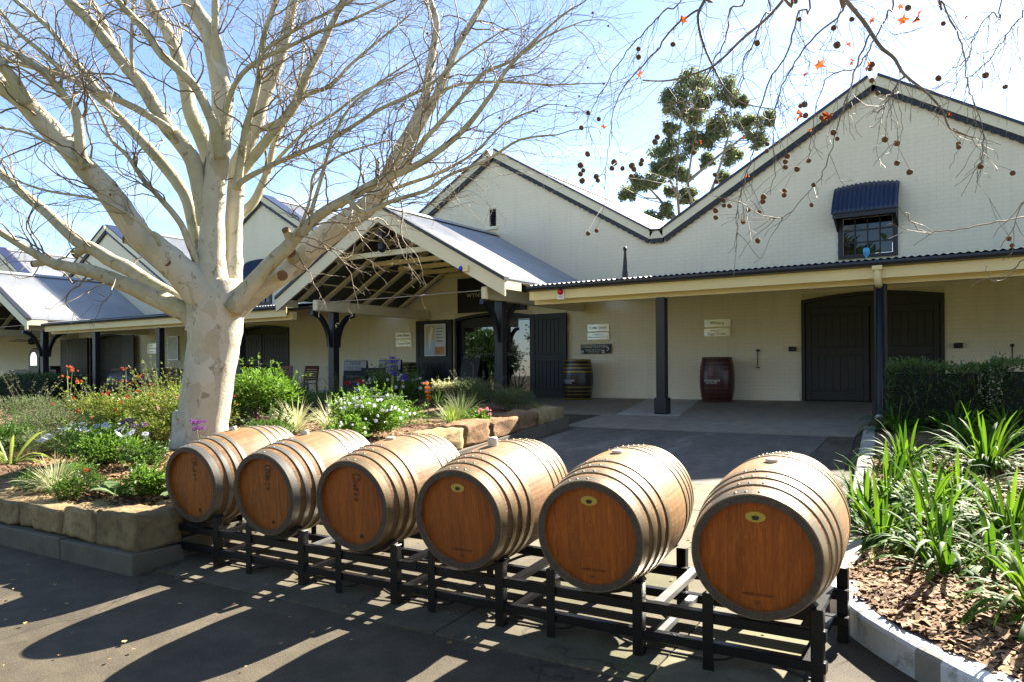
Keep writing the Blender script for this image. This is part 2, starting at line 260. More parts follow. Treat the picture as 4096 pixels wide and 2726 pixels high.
# ---- traced coordinates (metres): x, y, z, radius
LIMBS={"trunk":[[-8.86,6.18,0.547,0.381],[-8.832,6.198,0.726,0.3324],[-8.798,6.22,1.001,0.3129],[-8.747,6.253,1.39,0.3113],[-8.695,6.287,1.843,0.321],[-8.655,6.313,2.199,0.347],[-8.637,6.325,2.507,0.3599],[-8.63,6.329,2.751,0.2918]],"l1":[[-8.851,6.186,2.201,0.1946],[-8.907,6.091,2.305,0.1387],[-9.1,5.815,2.48,0.1195],[-9.256,5.59,2.614,0.104],[-9.41,5.369,2.723,0.0904],[-9.548,5.168,2.813,0.0803],[-9.764,4.86,2.885,0.0608],[-9.884,4.664,3.017,0.0482],[-10.043,4.384,3.23,0.0415],[-10.164,4.146,3.438,0.035]],"l2":[[-8.911,6.266,2.338,0.1474],[-9.119,6.19,2.459,0.1152],[-9.54,6.033,2.686,0.103],[-9.9,5.903,2.933,0.0972],[-10.16,5.802,3.06,0.0943],[-10.394,5.716,3.211,0.088],[-10.675,5.607,3.359,0.0817],[-11.118,5.453,3.753,0.0723],[-11.484,5.32,4.04,0.0659],[-11.864,5.184,4.376,0.0595],[-12.334,5.006,4.721,0.0495]],"l3":[[-8.613,6.221,2.418,0.2408],[-8.713,6.004,2.694,0.2155],[-8.792,5.839,2.885,0.1914],[-8.918,5.597,3.125,0.1671],[-8.985,5.473,3.235,0.1567],[-9.063,5.178,3.679,0.1413],[-9.147,4.959,3.933,0.1303],[-9.214,4.755,4.179,0.1225],[-9.294,4.532,4.415,0.1177],[-9.364,4.31,4.656,0.1101],[-9.442,4.132,4.779,0.1003],[-9.568,3.817,5.002,0.0817]],"l3b":[[-9.213,4.285,4.563,0.0837],[-9.17,4.163,4.754,0.0687],[-9.166,4.013,4.909,0.0568],[-9.183,3.828,5.051,0.0452]],"l4":[[-9.033,4.877,3.954,0.0817],[-9.04,4.81,4.089,0.0638],[-8.932,4.702,4.503,0.0513],[-8.965,4.579,4.69,0.0452],[-9.018,4.433,4.873,0.0419],[-9.085,4.3,4.986,0.0388],[-9.226,4.041,5.158,0.03],[-9.316,3.861,5.283,0.0242]],"l5":[[-8.954,6.358,2.974,0.0992],[-9.123,6.363,3.376,0.0868],[-9.307,6.376,3.848,0.0844],[-9.524,6.334,4.17,0.0816],[-9.909,6.229,4.599,0.0723],[-10.292,6.115,4.988,0.0661],[-10.703,5.988,5.386,0.0562],[-11.004,5.886,5.621,0.0496],[-11.305,5.776,5.806,0.0463],[-11.796,5.584,5.965,0.0396],[-12.3,5.385,6.138,0.0327]],"l6":[[-8.647,6.199,3.446,0.1284],[-8.684,6.108,3.969,0.1117],[-8.736,6.033,4.285,0.105],[-8.845,5.928,4.5,0.0983],[-8.969,5.813,4.714,0.0917],[-9.136,5.641,5.139,0.0818],[-9.272,5.514,5.369,0.0752],[-9.405,5.387,5.616,0.0718],[-9.591,5.212,5.934,0.0653],[-9.766,5.053,6.175,0.0588],[-9.935,4.89,6.494,0.0462]],"l6b":[[-8.835,5.839,4.574,0.0598],[-8.923,5.719,4.681,0.05],[-9.087,5.504,4.83,0.0449],[-9.252,5.295,4.94,0.0415],[-9.404,5.105,5.012,0.0381],[-9.524,4.939,5.129,0.0332],[-9.662,4.72,5.357,0.0269],[-9.823,4.464,5.602,0.0206],[-9.88,4.33,5.8,0.0161]],"l7":[[-8.85,6.425,4.098,0.1158],[-8.991,6.449,4.503,0.1035],[-9.287,6.418,5.041,0.0981],[-9.417,6.437,5.418,0.0921],[-9.566,6.446,5.802,0.086],[-9.815,6.421,6.29,0.08],[-10.066,6.365,6.647,0.0736],[-10.272,6.339,7.036,0.0636]],"l8":[[-8.25,6.098,4.196,0.0685],[-8.216,6.009,4.513,0.0617],[-8.229,5.907,4.761,0.0581],[-8.278,5.768,5.022,0.0545],[-8.381,5.604,5.203,0.051],[-8.483,5.444,5.364,0.0476],[-8.552,5.286,5.606,0.0427],[-8.651,5.11,5.807,0.0364],[-8.727,4.956,6.004,0.0289]],"l9":[[-8.599,6.23,2.482,0.2408],[-8.594,6.222,2.866,0.1892],[-8.585,6.218,3.259,0.157],[-8.55,6.224,3.871,0.144],[-8.468,6.261,4.478,0.1342],[-8.433,6.267,5.083,0.1276],[-8.477,6.228,5.488,0.1211],[-8.549,6.17,5.89,0.1115],[-8.678,6.079,6.133,0.1019],[-8.804,5.989,6.42,0.0891],[-8.94,5.89,6.766,0.0731]],"l9b":[[-8.428,6.221,5.364,0.0636],[-8.372,6.135,5.733,0.0503],[-8.318,6.094,5.956,0.0469],[-8.262,6.055,6.175,0.0434],[-8.187,6.02,6.418,0.0339]],"l10":[[-8.622,6.453,2.401,0.1965],[-8.602,6.52,2.898,0.148],[-8.615,6.556,3.309,0.1189],[-8.623,6.619,3.956,0.1096],[-8.64,6.642,4.279,0.1032],[-8.573,6.711,4.498,0.0968],[-8.473,6.813,4.827,0.0937],[-8.41,6.896,5.224,0.0907],[-8.309,7.003,5.599,0.0842],[-8.227,7.097,5.977,0.0778],[-8.167,7.188,6.473,0.0713],[-8.123,7.252,6.82,0.0579]],"l11":[[-8.332,6.402,3.892,0.0642],[-8.218,6.382,4.221,0.051],[-8.088,6.356,4.599,0.0457],[-7.935,6.359,4.911,0.0422],[-7.788,6.343,5.274,0.0372],[-7.68,6.304,5.631,0.0322],[-7.478,6.31,6.01,0.0273],[-7.372,6.309,6.219,0.0211]],"l12":[[-8.488,6.539,4.038,0.0753],[-8.424,6.616,4.242,0.069],[-8.198,6.848,4.682,0.0629],[-7.982,7.069,5.103,0.0583],[-7.895,7.189,5.506,0.0536],[-7.785,7.317,5.846,0.0488],[-7.706,7.415,6.138,0.0439],[-7.613,7.531,6.483,0.0373],[-7.551,7.622,6.816,0.0289]],"l13":[[-8.513,6.762,4.654,0.0434],[-8.475,6.813,4.764,0.0402],[-8.255,7.031,4.93,0.0354],[-8.045,7.265,5.28,0.0306],[-7.788,7.515,5.453,0.0256],[-7.607,7.716,5.763,0.0224],[-7.324,8.013,6.152,0.0174],[-7.034,8.313,6.54,0.0123]],"l14":[[-8.731,6.621,3.386,0.0735],[-8.712,6.736,3.647,0.0674],[-8.622,6.899,3.857,0.0611],[-8.588,7.032,4.14,0.0548],[-8.582,7.14,4.424,0.0484],[-8.6,7.239,4.738,0.0436],[-8.571,7.362,5.023,0.0369],[-8.528,7.507,5.337,0.0301],[-8.54,7.659,5.813,0.0215],[-8.593,7.782,6.299,0.0145]],"l15":[[-8.564,6.371,2.296,0.2108],[-8.431,6.509,2.477,0.1921],[-8.291,6.648,2.626,0.17],[-8.147,6.789,2.767,0.1576],[-7.974,6.957,2.923,0.1517],[-7.761,7.177,3.225,0.1527],[-7.524,7.41,3.495,0.1471],[-7.282,7.644,3.74,0.1345],[-7.12,7.814,4.003,0.1217],[-7.046,7.914,4.274,0.1121],[-6.975,8.014,4.551,0.1023],[-6.863,8.159,4.921,0.0686],[-6.76,8.307,5.356,0.0621],[-6.744,8.401,5.835,0.0556],[-6.718,8.514,6.396,0.0473],[-6.83,8.506,6.773,0.0387],[-6.918,8.507,7.115,0.0283]],"l15b":[[-6.993,7.983,4.479,0.0749],[-6.896,8.089,4.642,0.0649],[-6.787,8.227,4.925,0.0618],[-6.617,8.459,5.476,0.0555],[-6.495,8.655,6.039,0.049],[-6.336,8.858,6.499,0.0423],[-6.219,9.002,6.808,0.0355],[-6.083,9.166,7.158,0.025]],"l16":[[-8.299,6.304,2.344,0.1271],[-8.111,6.388,2.593,0.114],[-7.925,6.472,2.81,0.0979],[-7.742,6.556,3.009,0.0881],[-7.622,6.613,3.116,0.0849],[-7.501,6.668,3.256,0.0753],[-7.212,6.804,3.524,0.0656],[-6.861,6.977,3.73,0.059],[-6.567,7.122,3.896,0.0526],[-6.08,7.365,4.108,0.0415],[-5.623,7.582,4.456,0.0336],[-5.277,7.732,4.89,0.0273],[-5.071,7.814,5.208,0.0227],[-4.595,8.028,5.686,0.015],[-4.35,8.143,5.876,0.0104]],"l16b":[[-6.847,6.886,3.68,0.037],[-6.636,6.966,3.5,0.0307],[-6.277,7.114,3.635,0.0259],[-5.927,7.26,3.723,0.0227],[-5.633,7.374,3.901,0.0195],[-5.205,7.547,4.054,0.0163],[-4.835,7.688,4.264,0.0133],[-4.424,7.857,4.295,0.0088]],"l18":[[-6.634,7.619,4.128,0.0389],[-6.346,7.73,4.497,0.0322],[-5.934,7.898,4.942,0.0272],[-5.625,8.02,5.301,0.0222],[-5.243,8.195,5.465,0.0173],[-4.874,8.356,5.721,0.0125],[-4.475,8.538,5.877,0.0078]],"l19":[[-8.153,6.28,3.892,0.0409],[-8.044,6.328,3.981,0.0361],[-7.697,6.489,4.153,0.0312],[-7.4,6.628,4.269,0.028],[-6.955,6.835,4.465,0.0247],[-6.428,7.073,4.771,0.0214],[-5.938,7.297,4.984,0.0167],[-5.512,7.479,5.319,0.0135],[-5.091,7.664,5.584,0.0089]],"l20":[[-6.61,8.111,5.139,0.0253],[-6.334,8.249,5.344,0.0218],[-6.003,8.422,5.413,0.0184],[-5.556,8.656,5.392,0.015],[-5.113,8.888,5.338,0.0116],[-4.732,9.087,5.337,0.0083]],"l21":[[-7.445,6.619,3.243,0.0249],[-7.37,6.759,3.708,0.0204],[-7.367,6.821,4.034,0.0173],[-7.203,6.985,4.235,0.0159],[-6.998,7.177,4.374,0.0127],[-6.673,7.475,4.521,0.0096]],"m1":[[-8.643,6.082,2.855,0.0508],[-8.664,5.953,3.151,0.044],[-8.683,5.836,3.415,0.039],[-8.788,5.625,3.708,0.0339],[-8.87,5.469,3.903,0.029],[-8.931,5.304,4.168,0.0241],[-9.012,5.154,4.337,0.0194],[-9.024,5.009,4.643,0.0148],[-9.077,4.849,4.889,0.0102]],"m2":[[-8.606,5.511,3.078,0.0271],[-8.63,5.437,3.215,0.0225],[-8.775,5.206,3.439,0.0193],[-8.967,4.935,3.586,0.0161],[-9.258,4.542,3.643,0.0129],[-9.44,4.279,3.743,0.0099],[-9.592,4.04,3.883,0.007]],"m3":[[-10.038,5.657,5.166,0.0463],[-10.334,5.383,5.703,0.0394],[-10.544,5.188,6.084,0.0327],[-10.791,4.975,6.356,0.0277],[-10.976,4.812,6.596,0.0227]],"m4":[[-8.967,5.396,5.185,0.0244],[-8.908,5.347,5.489,0.0212],[-8.842,5.319,5.734,0.018],[-8.759,5.293,6.002,0.0149]],"m5":[[-9.605,5.58,5.653,0.0514],[-9.726,5.572,5.855,0.0452],[-9.916,5.556,6.165,0.0391],[-10.122,5.526,6.46,0.0329],[-10.251,5.519,6.689,0.0281]],"m6":[[-9.054,4.745,4.015,0.0202],[-9.132,4.468,4.168,0.0169],[-9.197,4.265,4.238,0.0139],[-9.271,4.054,4.249,0.0109],[-9.322,3.857,4.314,0.0081]],"m7":[[-8.547,7.097,4.296,0.0309],[-8.497,7.163,4.44,0.0258],[-8.245,7.441,4.86,0.0226],[-7.961,7.725,5.15,0.0193],[-7.669,8.022,5.495,0.0159],[-7.289,8.386,5.777,0.0107]],"m10":[[-8.334,6.163,4.476,0.0377],[-8.101,6.181,5.072,0.0326],[-7.825,6.276,5.359,0.0278],[-7.415,6.447,5.521,0.023],[-7.028,6.607,5.677,0.0197],[-6.66,6.761,5.779,0.0166],[-6.191,6.953,5.951,0.0119]],"m11":[[-7.756,6.298,5.213,0.0262],[-7.69,6.287,5.45,0.023],[-7.273,6.45,5.701,0.0197],[-6.792,6.644,5.904,0.0165],[-6.466,6.775,6.043,0.0119]],"m12":[[-7.16,6.564,3.463,0.0274],[-6.963,6.587,3.927,0.0211],[-6.803,6.599,4.326,0.018],[-6.569,6.658,4.687,0.0148],[-6.212,6.791,4.951,0.0118],[-5.865,6.926,5.154,0.0088]],"m13":[[-6.893,7.333,3.784,0.0289],[-6.463,7.517,3.922,0.0239],[-6.039,7.698,4.058,0.019],[-5.616,7.869,4.284,0.0157],[-5.28,7.989,4.6,0.0124],[-4.901,8.144,4.758,0.0092]]}
BOUGHS=[[[-0.769,4.504,3.622,0.0143],[-0.738,4.501,3.546,0.013],[-0.65,4.508,3.407,0.0117],[-0.572,4.508,3.259,0.0104],[-0.506,4.518,3.183,0.0092],[-0.459,4.515,3.087,0.0079],[-0.358,4.531,2.977,0.0067],[-0.286,4.535,2.87,0.0055],[-0.25,4.524,2.768,0.0043],[-0.154,4.544,2.711,0.0032]],[[-1.39,4.222,3.698,0.0105],[-1.408,4.172,3.593,0.0094],[-1.428,4.129,3.515,0.0084],[-1.42,4.103,3.426,0.0074],[-1.379,4.079,3.287,0.0064],[-1.319,4.063,3.149,0.0054],[-1.262,4.054,3.038,0.0045],[-1.18,4.06,2.949,0.0035],[-1.051,4.083,2.899,0.0026]],[[-0.942,4.154,3.525,0.0084],[-0.982,4.147,3.47,0.0078],[-1.06,4.128,3.388,0.0072],[-1.186,4.091,3.289,0.0066],[-1.276,4.066,3.205,0.006],[-1.355,4.04,3.155,0.0054],[-1.533,3.973,3.112,0.0047],[-1.674,3.919,3.125,0.0041]],[[-1.442,4.188,3.564,0.0063],[-1.544,4.067,3.443,0.0056],[-1.619,3.96,3.28,0.0049],[-1.679,3.878,3.168,0.0042],[-1.744,3.786,3.033,0.0035],[-1.764,3.727,2.892,0.0029],[-1.761,3.668,2.696,0.0022],[-1.763,3.623,2.561,0.0016]],[[-0.724,4.414,3.486,0.006],[-0.756,4.369,3.413,0.0053],[-0.863,4.241,3.265,0.0047],[-0.94,4.132,3.1,0.004],[-0.99,4.042,2.917,0.0034],[-0.994,3.971,2.695,0.0027],[-0.975,3.933,2.532,0.0021],[-0.993,3.883,2.415,0.0015]],[[-0.608,4.489,3.336,0.0053],[-0.656,4.408,3.191,0.0048],[-0.699,4.303,2.957,0.0043],[-0.742,4.205,2.751,0.0038],[-0.775,4.118,2.563,0.0033],[-0.819,4.047,2.453,0.0028],[-0.914,3.914,2.302,0.0024],[-0.989,3.828,2.292,0.0019],[-1.097,3.697,2.355,0.0015]],[[-1.268,4.42,3.724,0.0057],[-1.322,4.365,3.602,0.005],[-1.344,4.323,3.409,0.0044],[-1.405,4.259,3.254,0.0037],[-1.438,4.217,3.112,0.003],[-1.491,4.167,3.029,0.0024],[-1.544,4.122,3.049,0.0017]],[[-0.287,4.339,3.421,0.0049],[-0.27,4.335,3.355,0.0045],[-0.219,4.332,3.213,0.004],[-0.177,4.321,3.052,0.0036],[-0.161,4.297,2.906,0.0031],[-0.136,4.287,2.802,0.0027],[-0.104,4.275,2.668,0.0023],[-0.104,4.248,2.557,0.0019],[-0.127,4.204,2.447,0.0015]],[[0.111,4.239,3.233,0.004],[0.062,4.227,3.168,0.0035],[0.003,4.213,3.086,0.003],[-0.06,4.2,2.985,0.0025],[-0.14,4.175,2.91,0.002],[-0.22,4.145,2.871,0.0015]],[[0.128,4.012,2.207,0.0032],[0.053,3.998,2.196,0.0031],[-0.061,3.975,2.179,0.0029],[-0.213,3.942,2.159,0.0028],[-0.314,3.919,2.152,0.0026],[-0.361,3.911,2.193,0.0024],[-0.393,3.913,2.251,0.0023]],[[0.14,3.901,2.488,0.0036],[0.069,3.855,2.321,0.0031],[0.052,3.844,2.254,0.0026],[0.012,3.818,2.13,0.0021],[-0.031,3.79,2.038,0.0016]],[[0.185,3.93,2.138,0.0031],[0.107,3.912,2.06,0.0029],[0.051,3.899,2.003,0.0026],[0.004,3.892,1.939,0.0024],[-0.044,3.877,1.918,0.0021],[-0.069,3.868,1.924,0.0019],[-0.09,3.871,1.986,0.0016]],[[-0.864,4.205,3.503,0.0052],[-0.902,4.15,3.388,0.0048],[-0.945,4.068,3.162,0.0043],[-1.014,3.98,3.005,0.0039],[-1.047,3.914,2.831,0.0035],[-1.056,3.871,2.681,0.0031],[-1.081,3.814,2.522,0.0027],[-1.105,3.758,2.367,0.0023],[-1.105,3.723,2.234,0.0019],[-1.106,3.691,2.114,0.0015]],[[-0.542,4.77,3.669,0.0056],[-0.56,4.743,3.529,0.005],[-0.633,4.674,3.342,0.0044],[-0.697,4.617,3.215,0.0039],[-0.789,4.545,3.179,0.0033],[-0.852,4.493,3.109,0.0028],[-0.896,4.442,2.904,0.0022],[-0.912,4.412,2.724,0.0017]],[[-1.648,4.412,3.826,0.0052],[-1.718,4.329,3.667,0.0046],[-1.797,4.243,3.536,0.004],[-1.875,4.157,3.406,0.0035],[-1.956,4.054,3.203,0.0029],[-2.019,3.971,3.029,0.0023],[-2.025,3.93,2.858,0.0018]],[[-1.179,4.596,3.749,0.0051],[-1.195,4.566,3.601,0.0045],[-1.239,4.513,3.429,0.004],[-1.285,4.468,3.331,0.0034],[-1.291,4.445,3.185,0.0029],[-1.364,4.377,3.064,0.0023],[-1.465,4.292,3.014,0.0018]],[[-0.454,4.469,3.072,0.0058],[-0.486,4.415,2.999,0.0048],[-0.517,4.358,2.916,0.0038],[-0.549,4.308,2.857,0.0029],[-0.581,4.269,2.847,0.0019]],[[-0.477,4.335,2.953,0.0025],[-0.449,4.311,2.788,0.0022],[-0.455,4.284,2.702,0.0019],[-0.519,4.211,2.615,0.0015],[-0.559,4.164,2.55,0.0012]],[[-0.233,4.374,2.726,0.0025],[-0.15,4.428,2.666,0.0021],[-0.109,4.454,2.566,0.0016],[-0.126,4.443,2.467,0.0012]],[[-0.02,4.274,3.301,0.0035],[-0.06,4.248,3.208,0.0029],[-0.131,4.202,3.105,0.0023],[-0.156,4.186,3.002,0.0018],[-0.235,4.135,2.927,0.0012]]]
BALLS=[[-1.4,3.235,2.995,0.0095],[-1.659,3.834,3.219,0.0127],[-1.272,3.327,3.018,0.0101],[-1.754,3.428,2.826,0.0103],[-1.813,3.664,2.87,0.0109],[-1.746,3.339,2.728,0.0112],[-1.738,3.387,2.61,0.0117],[-1.747,3.71,2.642,0.0154],[-1.581,3.331,2.505,0.0116],[-1.695,3.699,2.6,0.0111],[-1.587,3.024,2.452,0.013],[-1.701,3.269,2.499,0.0102],[-1.961,3.736,2.617,0.0129],[-1.778,3.404,2.487,0.013],[-1.541,3.085,2.409,0.0112],[-1.674,3.368,2.467,0.01],[-1.641,3.696,2.605,0.0149],[-1.465,3.324,2.481,0.0113],[-1.509,3.393,2.466,0.0122],[-1.618,3.777,2.649,0.011],[-1.662,3.863,2.655,0.0132],[-1.537,3.787,2.758,0.014],[-1.459,3.565,2.666,0.0128],[-1.43,4.065,2.772,0.0112],[-1.429,4.035,2.718,0.0119],[-1.227,3.769,2.514,0.0103],[-1.285,3.966,2.527,0.0111],[-0.968,4.356,3.541,0.0115],[-1.067,3.961,3.199,0.0139],[-0.75,4.22,3.293,0.0134],[-0.664,3.813,3.042,0.0149],[-0.606,4.463,3.153,0.0156],[-0.637,4.624,3.188,0.0115],[-0.944,4.35,2.967,0.0112],[-0.944,4.472,2.949,0.0134],[-0.877,4.132,2.9,0.0151],[-0.826,4.358,2.869,0.0141],[-0.703,3.652,2.671,0.0097],[-0.649,3.72,2.584,0.0094],[-0.685,3.835,2.647,0.0128],[-0.748,3.701,2.385,0.0097],[-1.028,3.912,2.405,0.0136],[-1.145,4.342,2.475,0.014],[-1.118,3.555,2.335,0.0109],[-1.254,3.995,2.405,0.0107],[-1.222,3.987,2.397,0.0113],[-1.257,3.868,2.358,0.0126],[-1.279,3.939,2.335,0.012],[-1.108,3.927,2.352,0.0106],[-1.047,3.902,2.331,0.0103],[-1.111,3.845,2.28,0.0115],[-0.998,4.233,2.648,0.0117],[-0.832,3.532,2.442,0.0103],[-0.865,3.709,2.537,0.012],[-0.817,3.937,2.559,0.0106],[-1.032,4.356,2.521,0.012],[-0.91,3.834,2.384,0.0104],[-0.825,4.03,2.361,0.0102],[-0.421,4.362,2.536,0.0144],[-0.476,4.344,2.586,0.0131],[-0.518,4.729,2.788,0.015],[-0.549,4.491,2.754,0.0141],[-0.227,4.781,2.75,0.0113],[-0.209,4.43,2.644,0.0107],[0.015,4.339,2.463,0.0111],[-0.003,4.387,2.163,0.0115],[0.011,4.68,2.167,0.0105],[-1.743,3.396,2.221,0.0108],[-1.815,3.633,2.278,0.0108],[-0.974,3.6,2.139,0.0106],[-0.869,3.92,2.522,0.0121],[-0.973,3.776,2.626,0.01],[-1.117,4.325,2.747,0.0116],[-0.802,3.688,3.149,0.0097],[-0.261,4.244,3.202,0.0101],[-0.096,4.561,3.019,0.0145],[-0.013,4.175,2.826,0.0101],[-0.435,4.484,3.417,0.0145],[-1.488,4.158,2.949,0.0115],[-0.296,4.433,3.006,0.014],[-0.586,3.726,3.109,0.0106],[-0.11,4.164,2.474,0.012],[-0.631,4.646,3.132,0.0128],[-0.485,3.745,2.763,0.0091]]
DRYLEAVES=[[-1.328,3.606,3.248,0.029],[-0.824,4.24,3.125,0.036],[-0.621,3.936,2.999,0.027],[-0.592,4.263,3.076,0.041],[-0.853,3.906,2.777,0.035],[-0.721,3.891,2.744,0.038],[-0.379,4.425,3.333,0.046],[-0.421,4.116,3.211,0.029],[-0.437,4.151,3.292,0.019],[-0.183,4.596,3.345,0.017],[-1.099,3.811,2.688,0.02],[-1.332,3.867,2.721,0.015],[-0.242,4.38,2.799,0.016],[-1.588,3.255,2.684,0.017],[-1.513,3.507,2.992,0.022],[-0.698,4.34,3.24,0.021],[-0.569,4.203,3.282,0.022],[-0.901,4.274,3.105,0.019],[-0.756,3.68,2.633,0.016],[-1.053,3.73,2.476,0.014]]
EUC=[[-13.94,39.58,16.67,1.01,0.64],[-12.43,40.26,16.3,0.79,0.53],[-14.61,38.4,15.5,0.73,0.52],[-14.1,39.1,15.03,1.0,0.58],[-12.89,40.64,14.58,0.91,0.54],[-11.55,40.82,14.6,0.79,0.42],[-10.64,40.92,14.57,0.52,0.37],[-14.8,38.29,14.09,0.47,0.31],[-15.05,38.49,12.92,1.0,0.63],[-14.89,37.38,11.91,0.62,0.41],[-14.03,39.17,13.55,0.85,0.42],[-13.09,39.58,13.49,0.63,0.37],[-12.36,40.66,12.89,0.75,0.43],[-11.03,40.43,13.46,0.63,0.36],[-15.49,35.93,10.93,0.76,0.35],[-16.63,37.01,10.73,0.52,0.31],[-15.86,38.66,11.69,0.54,0.32],[-14.54,38.73,11.84,0.74,0.42],[-14.11,39.02,10.57,0.58,0.37],[-15.42,37.28,9.28,0.57,0.36],[-14.77,37.57,9.67,0.52,0.31],[-14.99,38.72,10.95,0.42,0.27],[-12.89,37.79,15.04,0.61,0.4],[-11.97,41.2,15.85,0.48,0.32],[-13.53,40.23,12.65,0.54,0.32],[-12.8,41.01,11.85,0.54,0.27],[-15.54,36.28,9.18,0.36,0.2]]
EUCSTEMS=[[[-14.32,38.37,8.18,0.16],[-14.4,38.32,9.75,0.136],[-14.48,38.27,11.32,0.112],[-14.38,38.33,13.4,0.088],[-14.2,38.45,14.86,0.064],[-13.84,38.69,16.22,0.04]],[[-13.36,39.0,8.7,0.16],[-13.96,38.61,10.79,0.13],[-13.86,38.67,12.36,0.1],[-13.59,38.85,14.02,0.07],[-13.49,38.91,15.69,0.04]],[[-13.53,38.89,9.22,0.16],[-12.81,39.35,11.3,0.13],[-12.37,39.64,12.97,0.1],[-12.09,39.81,14.43,0.07],[-12.17,39.76,15.79,0.04]],[[-14.4,38.32,9.23,0.16],[-15.1,37.87,10.17,0.12],[-15.8,37.42,11.01,0.08],[-16.41,37.02,10.81,0.04]],[[-13.95,38.61,11.31,0.16],[-12.81,39.35,12.45,0.12],[-11.66,40.09,13.49,0.08],[-10.78,40.66,14.31,0.04]],[[-14.4,38.32,10.48,0.16],[-14.83,38.04,11.53,0.1],[-14.95,37.96,12.47,0.04]],[[-13.59,38.85,13.82,0.16],[-14.2,38.45,14.55,0.1],[-14.54,38.23,15.28,0.04]]]
# ------------------------------------------------------------------ ground
def zg(Y):
    ys = [-400, -60, -9, 0, 13, 17.0, 30, 500]; zs = [-1.9, -1.35, -.75, -.309, .731, .80, .80, .80]
    return float(np.interp(Y, ys, zs))
def ground_mat(name, c1, c2, c3, sc=1.0, bstr=.5, rough=.85, streak=(1, 1, 1), moss=None, crack=False, spec=.3):
    m, n, l, bs = newmat(name); v = texco(n, l, streak, 'World'); v1 = texco(n, l, (1, 1, 1), 'World')
    f1 = noise(n, l, v, .9*sc, 8, .65, .4); f2 = noise(n, l, v1, 55*sc, 4, .7); f3 = noise(n, l, v1, 5*sc, 6, .6)
    c = ramp(n, l, f1, [(.3, c1), (.55, c2), (.75, c3)])
    c = mix(n, l, ramp(n, l, f2, [(.3, 0), (.7, .35)]), c, tuple(min(1, x*1.9) for x in c2))
    c = mix(n, l, ramp(n, l, f3, [(.42, .35), (.6, 0)]), c, tuple(x*.55 for x in c1))
    if moss:
        f4 = noise(n, l, v1, .7, 7, .6, .5); c = mix(n, l, ramp(n, l, f4, [(.52, 0), (.68, .8)]), c, moss)
    if crack:
        vo = n.new('ShaderNodeTexVoronoi'); vo.feature = 'DISTANCE_TO_EDGE'; vo.inputs['Scale'].default_value = .42
        dv = n.new('ShaderNodeVectorMath'); dv.operation = 'ADD'; nz = n.new('ShaderNodeTexNoise'); nz.inputs['Scale'].default_value = 1.7; nz.inputs['Detail'].default_value = 7
        l.new(v1, nz.inputs['Vector']); l.new(v1, dv.inputs[0]); l.new(nz.outputs['Color'], dv.inputs[1]); l.new(dv.outputs[0], vo.inputs['Vector'])
        ck = ramp(n, l, vo.outputs['Distance'], [(0, 1), (.008, 0)]); ck2 = mix(n, l, ramp(n, l, noise(n, l, v1, .8, 3), [(.48, 0), (.56, .8)]), (0, 0, 0), ck)
        c = mix(n, l, ck2, c, (.012, .011, .009))
        so = ramp(n, l, noise(n, l, v1, 1.6, 5, .55, .4), [(.60, 0), (.74, .55)]); c = mix(n, l, so, c, tuple(x*.45 for x in c1))
        sp = ramp(n, l, noise(n, l, v1, 160, 2, .5), [(.62, 0), (.70, .5)]); c = mix(n, l, sp, c, tuple(min(1, x*3.0) for x in c2))
    h = noise(n, l, v1, 90*sc, 5, .7)
    l.new(c, bs.inputs['Base Color']); bs.inputs['Roughness'].default_value = rough; bs.inputs['Specular IOR Level'].default_value = spec
    bump(n, l, bs, h, bstr, .006); return m
M['asphalt'] = ground_mat('worn_asphalt', (.050, .040, .026), (.078, .063, .041), (.125, .103, .070), 1, .8, streak=(.6, 2.2, 1), crack=True)
M['concrete'] = ground_mat('worn_concrete', (.105, .09, .055), (.15, .128, .08), (.205, .175, .112), 1, .35, moss=(.16, .16, .06))
M['concrete_old'] = ground_mat('stained_concrete', (.060, .050, .031), (.105, .088, .055), (.17, .145, .092), 1, .5, moss=(.085, .085, .025), crack=True)
M['pad'] = ground_mat('dark_sealed_pad', (.075, .066, .050), (.12, .107, .083), (.29, .265, .215), 1.4, .3, .7, streak=(1.2, .5, 1))
M['slab'] = ground_mat('porch_concrete', (.19, .165, .12), (.24, .21, .155), (.30, .265, .20), 1, .2, .75)
M['slab_pale'] = ground_mat('pale_porch_concrete', (.36, .335, .285), (.42, .39, .335), (.48, .45, .39), 1, .2, .75)
M['lawn'] = ground_mat('mown_lawn', (.16, .19, .04), (.22, .25, .06), (.30, .31, .09), .6, .8)
M['mulch'] = ground_mat('bark_mulch_bed', (.10, .05, .026), (.17, .095, .05), (.25, .15, .08), 2.2, 1.0)
M['kerb_white'] = simple('flaking_white_kerb_paint', (.66, .66, .65), .7, .08, 5, .5, 50, space='World', dirt=((.15, .135, .095), 6.5, .52))
M['kerb_grey'] = simple('weathered_kerb_concrete', (.30, .28, .235), .8, .2, 4, .5, 50, space='World', dirt=((.10, .095, .06), 5, .6))
M['plinth'] = simple('planter_base_concrete', (.115, .098, .068), .8, .25, 3, .6, 40, space='World', dirt=((.07, .055, .035), 3.0, .54))
def sheet(name, xs, ys, zoff, mat, holes=None):
    V = []; F = []
    for y in ys:
        for x in xs: V.append((x, y, zg(y)+zoff))
    k = len(xs)
    for j in range(len(ys)-1):
        for i in range(k-1): F.append((j*k+i, j*k+i+1, (j+1)*k+i+1, (j+1)*k+i))
    return tag(mesh_np(name, V, F, mat), kind='structure')
sheet('ground', [-500, -60, -30, 0, 30, 60, 500], [-400, -60, -9, 0, 3, 8, 13, 17, 30, 60, 500], 0, M['asphalt'])
sheet('lawn', [-300, -80, 0, 80], [-60, -30, -12], .02, M['lawn'])
